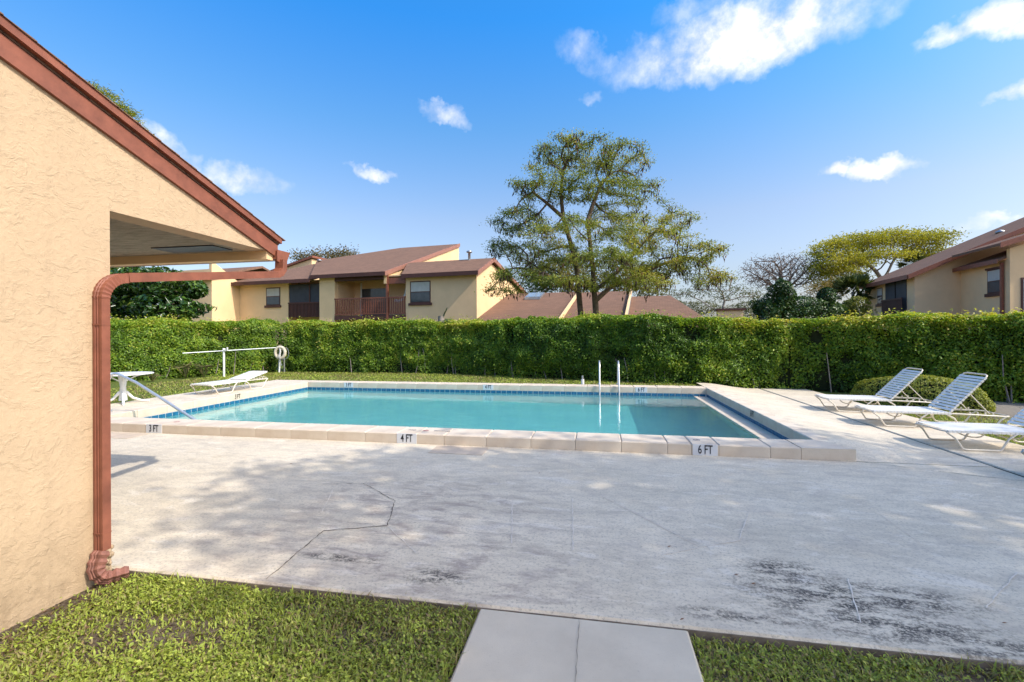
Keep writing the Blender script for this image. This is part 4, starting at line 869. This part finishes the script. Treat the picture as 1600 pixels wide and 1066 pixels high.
# --- large feathery tree with hanging brown seed pods
FEATH = leafmat('feathery_leaves', [(0, (.08, .115, .025)), (.4, (.21, .265, .05)), (.75, (.34, .37, .065)), (1, (.46, .36, .085))], .55, .42)
PODM = leafmat('seed_pods', [(0, (.02, .012, .012)), (.6, (.055, .028, .018)), (1, (.15, .07, .025))], .6, .05)
DT = 22.
def TP(px, py, d=0): p = atd(px, py, DT+d); return np.array(p)
def crown_pts(lst, D, zdepth=1.6, mul=2.2):
    """attractors from blobs given as (px,py,half-w px,half-h px,depth shift,count) at forward distance D"""
    o = []
    for px, py, a, b, dd, n in lst:
        n = int(n*mul); c = np.array(atd(px, py, D+dd)); k = (D+dd)/FPX; p = unit(rng.normal(size=(n, 3)))*rng.random((n, 1))**(1/2.6)
        r = np.array([RT[0], RT[1], 0]); f = np.array([FW[0], FW[1], 0]); o.append(c+p[:, :1]*r*a*k+p[:, 1:2]*f*a*k*zdepth*.6+p[:, 2:]*np.array([0, 0, 1.])*b*k)
    return np.concatenate(o)
blobs = [(900, 240, 70, 28, 0, 100), (960, 250, 60, 25, .5, 80), (850, 290, 60, 26, -.8, 80), (925, 300, 75, 30, 0, 110), (995, 300, 40, 26, 1, 50), (815, 345, 55, 22, 0, 70), (880, 360, 70, 25, -1.5, 90), (965, 350, 60, 22, 1, 80),
         (800, 385, 45, 20, .8, 60), (1010, 370, 60, 22, -1, 80), (1060, 345, 35, 16, 0, 30), (1090, 395, 48, 22, 0, 70), (860, 405, 70, 22, 1.5, 90), (945, 405, 70, 22, -1.8, 100), (1040, 415, 65, 22, .6, 80), (815, 432, 52, 15, -.6, 60), (1000, 440, 55, 16, -1.2, 60), (1105, 435, 36, 18, .4, 40), (880, 440, 50, 14, -2, 50), (785, 455, 34, 10, 0, 26)]
att = crown_pts(blobs, DT, mul=1.7)
b1_, b2_ = TP(932, 492), TP(904, 494, .5); gz0 = .05
bx, by = gx(931, DT); bx2, by2 = gx(909, DT+.4)
t1 = [(bx, by, gz0), (bx, by, 1.2), tuple(TP(931, 488)), tuple(TP(930, 470)), tuple(TP(928, 455)), tuple(TP(926, 420, -.2)), tuple(TP(922, 380, -.3)), tuple(TP(918, 345, -.2)), tuple(TP(928, 315)), tuple(TP(938, 290))]
t2 = [(bx2, by2, gz0), (bx2, by2, 1.2), tuple(TP(907, 488, .4)), tuple(TP(904, 455, .4)), tuple(TP(901, 420, .3)), tuple(TP(893, 385, .2)), tuple(TP(880, 340, .1)), tuple(TP(876, 300)), tuple(TP(880, 268))]
t3 = [tuple(TP(948, 440, -.4)), tuple(TP(975, 415, -.8)), tuple(TP(1000, 385, -1)), tuple(TP(1020, 365, -1))]
t4 = [tuple(TP(955, 448, .3)), tuple(TP(990, 432, .6)), tuple(TP(1030, 415, .8)), tuple(TP(1065, 402, .8))]
t5 = [tuple(TP(880, 440, .2)), tuple(TP(850, 428, 0)), tuple(TP(820, 420, -.2))]
t6 = [tuple(TP(855, 318, -.2)), tuple(TP(832, 300, -.4))]
def pods(e, B, nodes, rad):
    tips = np.where(rad <= 1)[0]; z = nodes[tips]; c0 = np.array([bx, by, 6.5]); out_ = np.linalg.norm((z-c0)*np.array([.55, .55, .8]), axis=1)
    pr = np.clip((out_-1.2)/2.4, .15, 1); t = tips[rng.random(len(tips)) < pr*.9]; c = np.repeat(nodes[t], 6, 0); n = len(c)
    pos = c+rng.normal(0, .13, (n, 3))+np.array([0, 0, -.14]); nm = unit(rng.normal(0, 1, (n, 3))*np.array([1, 1, .15])); al = np.tile([0, 0, -1.], (n, 1))+rng.normal(0, .25, (n, 3))
    link('seed_pods', leaf_mesh('seed_pods', pos-B, nm, .25, .062, rng.random(n), along=al), PODM, e, kind='stuff')
feather = tree('feathery_tree', 'large spreading tree with sparse feathery leaves and dangling brown pods', (bx, by, gz0), att, [t1, (0, t2), (4, t3), (3, t4), (len(t1)+3, t5), (len(t1)+6, t6)], BARK, FEATH, .30, 2.2, .42, .015, .27, (64, (.21, .21, .085), .12, .040, .3, tn(.5, .2, .9, .8), 3), extra=pods)
# --- helper for broadleaf trees given by pixel blobs
def ptree(name, label, D, trunk_px, blobs, leafm, leaves, bark=BARK, step=.45, infl=4., kill=.6, r_tip=.014, r_base=.16, group=None, zdepth=1.6, fork=None, cat='tree'):
    x, y = gx(trunk_px[0][0], D); gz = zg(x, y); t = [(x, y, gz)]+[tuple(atd(px, py, D)) for px, py in trunk_px]
    if t[1][2] < gz+.3: t[1] = (x, y, gz+.3)
    return tree(name, label, (x, y, gz), crown_pts(blobs, D, zdepth), [t], bark, leafm, step, infl, kill, r_tip, r_base, leaves, group, cat=cat)
OLIVE = leafmat('olive_leaves', [(0, (.08, .09, .022)), (.5, (.17, .18, .038)), (1, (.27, .20, .06))], .6, .3)
YELLOW = leafmat('yellow_green_leaves', [(0, (.16, .18, .015)), (.5, (.36, .36, .03)), (1, (.55, .48, .06))], .55, .35)
DEEP = leafmat('deep_green_leaves', [(0, (.008, .025, .006)), (.5, (.025, .07, .012)), (1, (.09, .15, .03))], .35, .2)
BROWNL = leafmat('sparse_brown_leaves', [(0, (.12, .085, .06)), (.6, (.22, .16, .12)), (1, (.20, .19, .07))], .7, .2)
SAGE = leafmat('sage_leaves', [(0, (.05, .07, .025)), (.5, (.12, .14, .05)), (1, (.24, .18, .08))], .6, .3)
ptree('olive_tree', 'dense olive green tree rising behind the low shingle roof', 38, [(960, 480), (960, 450)], [(905, 440, 40, 26, 0, 60), (965, 430, 55, 32, 0, 90), (1015, 445, 30, 24, 0, 50), (870, 420, 40, 18, 1, 40)], OLIVE, (41, (.42, .42, .3), .22, .10, .2, tn(.5), 3), r_base=.3)
ptree('dark_tree', 'small dark green tree between the gable wall and the skylight', 40, [(850, 470), (850, 450)], [(850, 440, 36, 20, 0, 60)], DEEP, (48, (.45, .45, .35), .24, .12, .2, tn(.55), 3), r_base=.2)
ptree('spreading_tree', 'thin spreading tree with bare crooked limbs and sage green tufts', 36, [(1128, 488), (1132, 470)], [(1095, 455, 50, 10, 0, 50), (1150, 458, 50, 14, 0, 60), (1060, 462, 30, 8, 1, 30), (1180, 468, 26, 10, 0, 24), (1120, 435, 40, 8, 1, 24)], SAGE, (19, (.45, .45, .2), .20, .06, .3, tn(.5), 3), BARK_G, .4, 4, .55, .016, .2, zdepth=1.)
ptree('bare_tree', 'leafless fan-shaped tree with reddish brown twigs against the sky', 48, [(1222, 485), (1222, 455)], [(1190, 425, 34, 24, 0, 300), (1225, 417, 46, 20, 0, 420), (1258, 425, 32, 24, 0, 300), (1220, 435, 54, 20, 0, 300)], BROWNL, (4, (.22, .22, .25), .20, .05, -.6, tn(.4), 2), mat('grey_brown_bark', (.23, .175, .145), .95, .1, var=.3), .36, 3., .34, .022, .25, zdepth=1.2)
ptree('umbrella_tree', 'tall yellow-green tree with flat layered crown behind the gabled house', 46, [(1385, 478), (1385, 450)], [(1300, 398, 32, 26, 0, 120), (1318, 412, 40, 20, -1, 90), (1290, 425, 26, 20, 0, 60), (1345, 378, 42, 16, 0, 90), (1390, 372, 40, 12, 0, 80), (1440, 372, 46, 13, 0, 100), (1320, 425, 38, 18, 0, 60), (1440, 395, 34, 10, 1, 50), (1290, 440, 24, 20, 0, 36), (1395, 398, 30, 10, -2, 30), (1345, 405, 30, 12, 2, 40)], YELLOW, (54, (.42, .42, .20), .24, .10, .2, tn(.5, .15, .35, .5), 3), BARK_G, .5, 5, .6, .02, .3)
ptree('amber_tree', 'low tree with amber and olive foliage next to the palm', 40, [(1296, 482), (1296, 470)], [(1292, 455, 30, 20, 0, 50), (1318, 440, 20, 18, 1, 30)], leafmat('amber_leaves', [(0, (.08, .075, .018)), (.5, (.20, .15, .035)), (1, (.32, .20, .06))], .6, .3), (35, (.4, .4, .3), .2, .09, .2, tn(.5), 3), r_base=.15)
ptree('hazy_tree', 'autumn-tinted trees showing over the townhouse ridge', 60, [(520, 440), (520, 425)], [(490, 405, 30, 10, 0, 40), (530, 402, 34, 12, 0, 60), (468, 402, 14, 8, 0, 20), (560, 412, 22, 8, 0, 24)], leafmat('autumn_leaves', [(0, (.06, .065, .03)), (.5, (.15, .12, .05)), (1, (.24, .17, .08))], .7, .3), (32, (.5, .5, .4), .28, .14, .1, tn(.5), 3), BARK_G, r_base=.3)
ptree('pine_tree', 'yellow-green pine top showing above the clubhouse roof', 30, [(110, 450), (110, 300), (118, 200)], [(150, 150, 26, 20, 0, 80), (185, 172, 24, 18, 0, 70), (212, 205, 18, 16, 0, 60), (120, 190, 40, 24, 0, 60), (230, 235, 18, 12, 0, 30), (305, 290, 18, 12, 0, 40), (240, 270, 40, 24, 0, 60)], leafmat('pine_needles', [(0, (.12, .15, .015)), (.5, (.26, .29, .025)), (1, (.42, .40, .05))], .5, .3), (96, (.22, .22, .16), .28, .045, -.4, tn(.55), 3), step=.5, r_base=.25)
BIGL = leafmat('large_glossy_leaves', [(0, (.010, .028, .006)), (.45, (.03, .08, .014)), (.8, (.10, .19, .025)), (1, (.22, .27, .05))], .25, .2, .5)
def bushy(name, label, D, blobs, leafm, ln, wd, per, mean=.5, cat='tree'):
    """dense leafy mass built from lumpy shells, with stems down to the ground"""
    x, y = gx(blobs[0][0], D); gz = zg(x, y); e = empty(name, (x, y, gz), 0, label, cat); B = np.array([x, y, gz]); P, Nn = [], []; st = MB()
    for px, py, a, b, n in blobs:
        c = np.array(atd(px, py, D+random.uniform(-.6, .6))); k = D/FPX; r = np.array([a*k, a*k, b*k]); n = int(n*per); d = unit(rng.normal(size=(n, 3))); p = d*r
        lum = (vnoise(p+c, 1.1)-.5)*.7+(vnoise(p+c+5, 2.6)-.5)*.5-np.clip(rng.exponential(.12, n), 0, .8); P.append(c+p*(1+lum[:, None])); Nn.append(d/r)
        q = c-B; st.tube([(q[0]*.2, q[1]*.2, 0), (q[0]*.6, q[1]*.6, q[2]*.5), tuple(q)], [.09, .06, .02], 6, False)
    st.build('trunk', BARK, e); p = np.concatenate(P); nr = np.concatenate(Nn); k = p[:, 2] > gz+.05; p, nr = p[k], nr[k]; n = len(p)
    link('crown', leaf_mesh('crown', p-B, unit(unit(nr)+rng.normal(0, .6, (n, 3))+np.array([0, 0, .3])), ln, wd, np.clip(mean+rng.normal(0, .2, n)+(vnoise(p, 1.3)-.5)*.6, 0, 1)), leafm, e); return e
# --- shade tree: stands to the right of the camera; its crown throws the shade on the near deck
sx_, sy_ = 10.6, .15
att = np.concatenate([ell(420, (10.6, 1.2, 9.0), (4.2, 2.5, 1.7)), ell(220, (13.8, 2.2, 9.0), (2.8, 2.2, 1.5)), ell(120, (7.7, 1.4, 9.0), (1.9, 1.7, 1.1)), ell(240, (12, -1., 8.6), (3.2, 2.1, 1.6))])
tree('shade_tree', 'broad leafy tree beside the lounge deck that shades the concrete', (sx_+2, sy_-1.2, -.05), att, [[(sx_+2, sy_-1.2, -.05), (sx_+2, sy_-1.2, 2), (sx_+1.7, sy_-1, 4), (sx_+1.3, sy_-.6, 5.8)]], BARK, leafmat('shade_leaves', [(0, (.02, .05, .012)), (.5, (.05, .11, .02)), (1, (.11, .17, .04))], .4, .25),   .45, 3.5, .6, .014, .24, (80, (.34, .34, .25), .21, .10, .2, tn(.5), 3))
bushy('dark_evergreen', 'dark green pyramid-shaped evergreen just above the hedge', 24, [(1222, 462, 20, 26, 1), (1200, 482, 28, 18, 1), (1245, 480, 34, 18, 1), (1285, 486, 30, 14, 1), (1222, 520, 60, 40, 1.5), (1290, 465, 12, 12, .4)], DEEP, .15, .07, 2600, .55)
bushy('yellow_shrub', 'yellow-green shrub growing at the foot of the fan palm', 34, [(1336, 478, 16, 18, 1), (1318, 486, 16, 14, 1), (1330, 505, 26, 30, 1.2)], leafmat('yellow_shrub_leaves', [(0, (.09, .11, .015)), (.5, (.19, .21, .025)), (1, (.30, .29, .04))], .5, .3), .16, .08, 1400, .5, 'bush')
bushy('sage_thicket', 'greyish green thicket low behind the hedge beside the square stub', 40, [(1085, 482, 34, 12, 1), (1165, 486, 30, 14, 1), (1125, 500, 60, 22, 1), (1050, 480, 20, 12, .6)], SAGE, .18, .07, 1500, .45, 'bush')
bushy('glossy_tree', 'dark large-leaved glossy tree rising behind the side hedge', 19, [(200, 440, 44, 28, 1), (262, 445, 46, 24, 1), (185, 478, 50, 24, 1), (262, 482, 54, 20, 1), (302, 452, 20, 18, .5), (150, 430, 50, 34, 1), (230, 520, 80, 30, 1)], BIGL, .24, .10, 1700, .5)
# --- palms
PALM = leafmat('palm_fronds', [(0, (.03, .05, .012)), (.5, (.075, .11, .025)), (1, (.17, .19, .05))], .5, .2)
def palm(name, label, D, px, ptop, n, L, fan=True):
    x, y = gx(px, D); gz = zg(x, y); z = atd(px, ptop, D).z; e = empty(name, (x, y, gz), 0, label, 'palm')
    MB().tube([(0, 0, 0), (.05, 0, (z-gz)*.5), (0, 0, z-gz)], [.16, .13, .12], 8).build('trunk', BARK_G, e)
    pos, nm, al, sc = [], [], [], []
    for k in range(n):
        a = random.uniform(0, 6.28); el = random.uniform(-.5, 1.2); d = Vector((math.cos(a)*math.cos(el), math.sin(a)*math.cos(el), math.sin(el))); c = Vector((0, 0, z-gz))+d*L*.55; s_ = d.cross(Vector((0, 0, 1))).normalized(); s_ = (Matrix.Rotation(random.uniform(-1.2, 1.2), 3, d) @ s_).normalized()
        for j in range(15):
            th = (j-7)/7*1.15; q = (d*math.cos(th)+s_*math.sin(th)).normalized(); pos.append(c+q*L*.26+Vector((0, 0, -.05*abs(j-7)*L*.1))); nm.append(d.cross(s_)); al.append(q)
    link('crown', leaf_mesh('crown', np.array(pos), np.array(nm)+rng.normal(0, .15, (len(pos), 3)), L*.55, L*.06, rng.random(len(pos)), along=np.array(al)), PALM, e)
palm('fan_palm', 'fan palm with grey green fronds beside the gabled house', 38, 1333, 456, 46, 1.7)
palm('fan_palm', 'fan palm top poking over the gabled roof beneath the yellow-green tree', 44, 1428, 418, 20, 1.4)
palm('young_fan_palm', 'single small fan palm leaf poking above the hedge by the townhouse wall', 17.6, 689, 494, 3, .55)
# --- clipped round bush and strap-leaved plants
bc = (6.95, 11.45, zg(6.95, 11.45)); BUSH = leafmat('bush_leaves', [(0, (.09, .12, .02)), (.5, (.26, .30, .04)), (1, (.46, .44, .09))], .5, .35)
be = empty('round_bush', bc, R_(-45), 'low rounded yellow-green clipped bush behind the loungers', 'bush')
n = 9000; d = unit(rng.normal(size=(n, 3))); d[:, 2] = np.abs(d[:, 2]); rad_ = np.array([1.22, .72, .66]); p = d*rad_; lum = (vnoise(p+5, 2.2)-.5)*.16+(vnoise(p, 6)-.5)*.09-rng.exponential(.025, n); p = p*(1+lum[:, None]); p[:, 2] = np.maximum(p[:, 2], .02)
link('foliage', leaf_mesh('foliage', p, unit(d/rad_+rng.normal(0, .45, (n, 3))), .05, .028, np.clip(.55+rng.normal(0, .16, n)+(vnoise(p, 3)-.5)*.4, 0, 1)), BUSH, be)
m = MB(); m.lathe([(1.05, 0), (1.12, .18), (1.0, .36), (.7, .52), (0, .58)], 24); o = m.build('core', CORE, be); o.scale = (1, .58, 1)
STRAPL = leafmat('strap_leaves', [(0, (.05, .06, .02)), (.5, (.12, .13, .04)), (1, (.26, .20, .10))], .6, .2)
for px, py, D, hgt_, lab in ((290, 588, 15.6, .75, 'spiky brown and green strap-leaved plant at the foot of the side hedge, behind the lounger'), (318, 588, 16.1, .65, 'arching pale strap-leaved plant at the foot of the side hedge beside the pole post'), (238, 592, 14.6, .4, 'small spiky strap-leaved plant at the foot of the side hedge behind the table'), (1255, 606, 12.7, .28, 'small leafy seedling at the foot of the hedge beyond the lounge deck')):
    x, y = gx(px, D); gz = zg(x, y); e = empty('strap_leaf_plant', (x, y, gz), 0, lab, 'plant'); nn = 16; a = rng.uniform(0, 6.28, nn); el = rng.uniform(.9, 1.5, nn)
    dr = np.stack([np.cos(a)*np.cos(el), np.sin(a)*np.cos(el), np.sin(el)], 1); pos = np.concatenate([dr*hgt_*.4, dr*hgt_*.75+np.array([0, 0, -.06])]); al = np.concatenate([dr, unit(dr+np.array([0, 0, -.9]))])
    link('leaves', leaf_mesh('leaves', pos, unit(np.cross(al, rng.normal(size=(2*nn, 3)))), hgt_*.7, .03, np.clip(rng.normal(.5, .25, 2*nn), 0, 1), along=al), STRAPL, e)

# ------------------------------------------------------------------ grass (nobody could count it)
GRASS = leafmat('grass_blades', [(0, (.34, .25, .13)), (.2, (.29, .26, .08)), (.5, (.28, .34, .055)), (.8, (.38, .46, .06)), (1, (.54, .55, .12))], .5, .3)
def blades(name, areas, dens, hmin, hmax, wd, tmean, dens_fn=None, clover=0.):
    X, Y = [], []
    for x0, x1, y0, y1 in areas:
        k = int((x1-x0)*(y1-y0)*dens); X.append(rng.uniform(x0, x1, k)); Y.append(rng.uniform(y0, y1, k))
    X = np.concatenate(X); Y = np.concatenate(Y); p = np.stack([X, Y, np.zeros_like(X)], 1)
    if dens_fn is not None: k = rng.random(len(X)) < dens_fn(p); p = p[k]
    n = len(p); p[:, 2] = [zg(a, b) for a, b in p[:, :2]]
    a = rng.uniform(0, 6.28, n); lean = rng.uniform(.15, 1.1, n); h = rng.uniform(hmin, hmax, n)*(.75+.6*vnoise(p, 1.5)); d = np.stack([np.cos(a)*lean, np.sin(a)*lean, np.ones(n)], 1); d = unit(d)
    s = np.stack([-np.sin(a), np.cos(a), np.zeros(n)], 1)*(wd*rng.uniform(.6, 1.3, n))[:, None]*.5
    m = p+d*h[:, None]*.55; t = m+unit(d+np.stack([np.cos(a), np.sin(a), -.5*np.ones(n)], 1)*.7)*h[:, None]*.5
    v = np.stack([p-s*.7, p+s*.7, m+s, m-s, t], 1).reshape(-1, 3); i = np.arange(n)[:, None]*5
    f = np.concatenate([i+[0, 1, 2], i+[0, 2, 3], i+[3, 2, 4]], 1).reshape(-1, 3)
    tone = np.clip(tmean-.04+rng.normal(0, .20, n)+(vnoise(p+9, 1.3)-.5)*.6-np.where(rng.random(n) < .16, .5, 0), 0, 1)
    o = link(name, arr_mesh(name, v, f, np.repeat(tone, 5)), GRASS, None, kind='stuff'); return o
def dn(p):
    bare = vnoise(p+30, 2.4); k = np.clip(1.35-1.5*np.clip(bare-.52, 0, 1)*2.2, .22, 1)
    k *= np.where((p[:, 0] < -2.75) & (p[:, 1] < 2.45), np.clip((p[:, 0]+3.13)/.35, .05, 1), 1)      # bare strip by the wall
    k *= np.clip(1-np.exp(-(((p[:, 0]+1.15)/.33)**2+((p[:, 1]-2.25)/.12)**2))*.75, 0, 1)
    return k
blades('lawn_grass', [(-3.14, -.66, .9, 2.5)], 14000, .016, .050, .008, .58, dn)
blades('lawn_grass', [(.49, 3.2, 1.2, 2.49)], 13000, .016, .048, .007, .60, dn)
blades('lawn_grass', [(-13.4, -9.98, 7.2, 15.5), (-12.6, 3.0, 12.96, 16.4)], 420, .03, .055, .02, .52, lambda p: np.where((p[:, 0] < -10.5) | (p[:, 1] > 12.9), 1., 1.))
blades('lawn_grass', [(5.78, 7.6, 3.5, 11.2)], 700, .03, .06, .012, .62)
blades('lawn_grass', [(-3.0, -.66, 2.46, 2.522), (.49, 3.2, 2.46, 2.522), (-.70, -.655, 1.0, 2.5), (.478, .53, 1.2, 2.5)], 9000, .03, .075, .007, .55, lambda p: np.clip(vnoise(p+15, 5)*1.6-.45, 0, 1))
# low broad-leaved weeds between the blades, and dry litter by the wall
n = 15000; pos = np.stack([rng.uniform(-3.12, -.68, n), rng.uniform(1.0, 2.49, n), np.full(n, 0.)], 1); pos = np.concatenate([pos, np.stack([rng.uniform(.5, 3., 12000), rng.uniform(1.3, 2.48, 12000), np.zeros(12000)], 1)])
pos = pos[rng.random(len(pos)) < dn(pos)*np.clip(vnoise(pos+70, 1.8)*1.6, 0, 1)]; n = len(pos); pos[:, 2] = [zg(a, b) for a, b in pos[:, :2]]; pos[:, 2] += rng.uniform(.015, .055, n)
link('lawn_weeds', leaf_mesh('lawn_weeds', pos, unit(rng.normal(0, .35, (n, 3))+np.array([0, 0, 1.])), rng.uniform(.010, .026, n), rng.uniform(.009, .018, n), np.clip(.55+rng.normal(0, .22, n), 0, 1)), GRASS, None, kind='stuff')
n = 1500; pos = np.stack([rng.uniform(-3.15, -.7, n), rng.uniform(1.2, 2.5, n), np.zeros(n)], 1); k = (pos[:, 0] < -2.7) | (rng.random(n) < .35); pos = pos[k]; n = len(pos); pos[:, 2] = -.05+rng.uniform(.003, .02, n)
link('leaf_litter', leaf_mesh('leaf_litter', pos, unit(rng.normal(0, .3, (n, 3))+np.array([0, 0, 1.])), .035, .014, np.zeros(n)+rng.uniform(0, .08, n)), leafmat('litter', [(0, (.13, .075, .04)), (1, (.30, .2, .1))], .8, .05), None, kind='stuff')
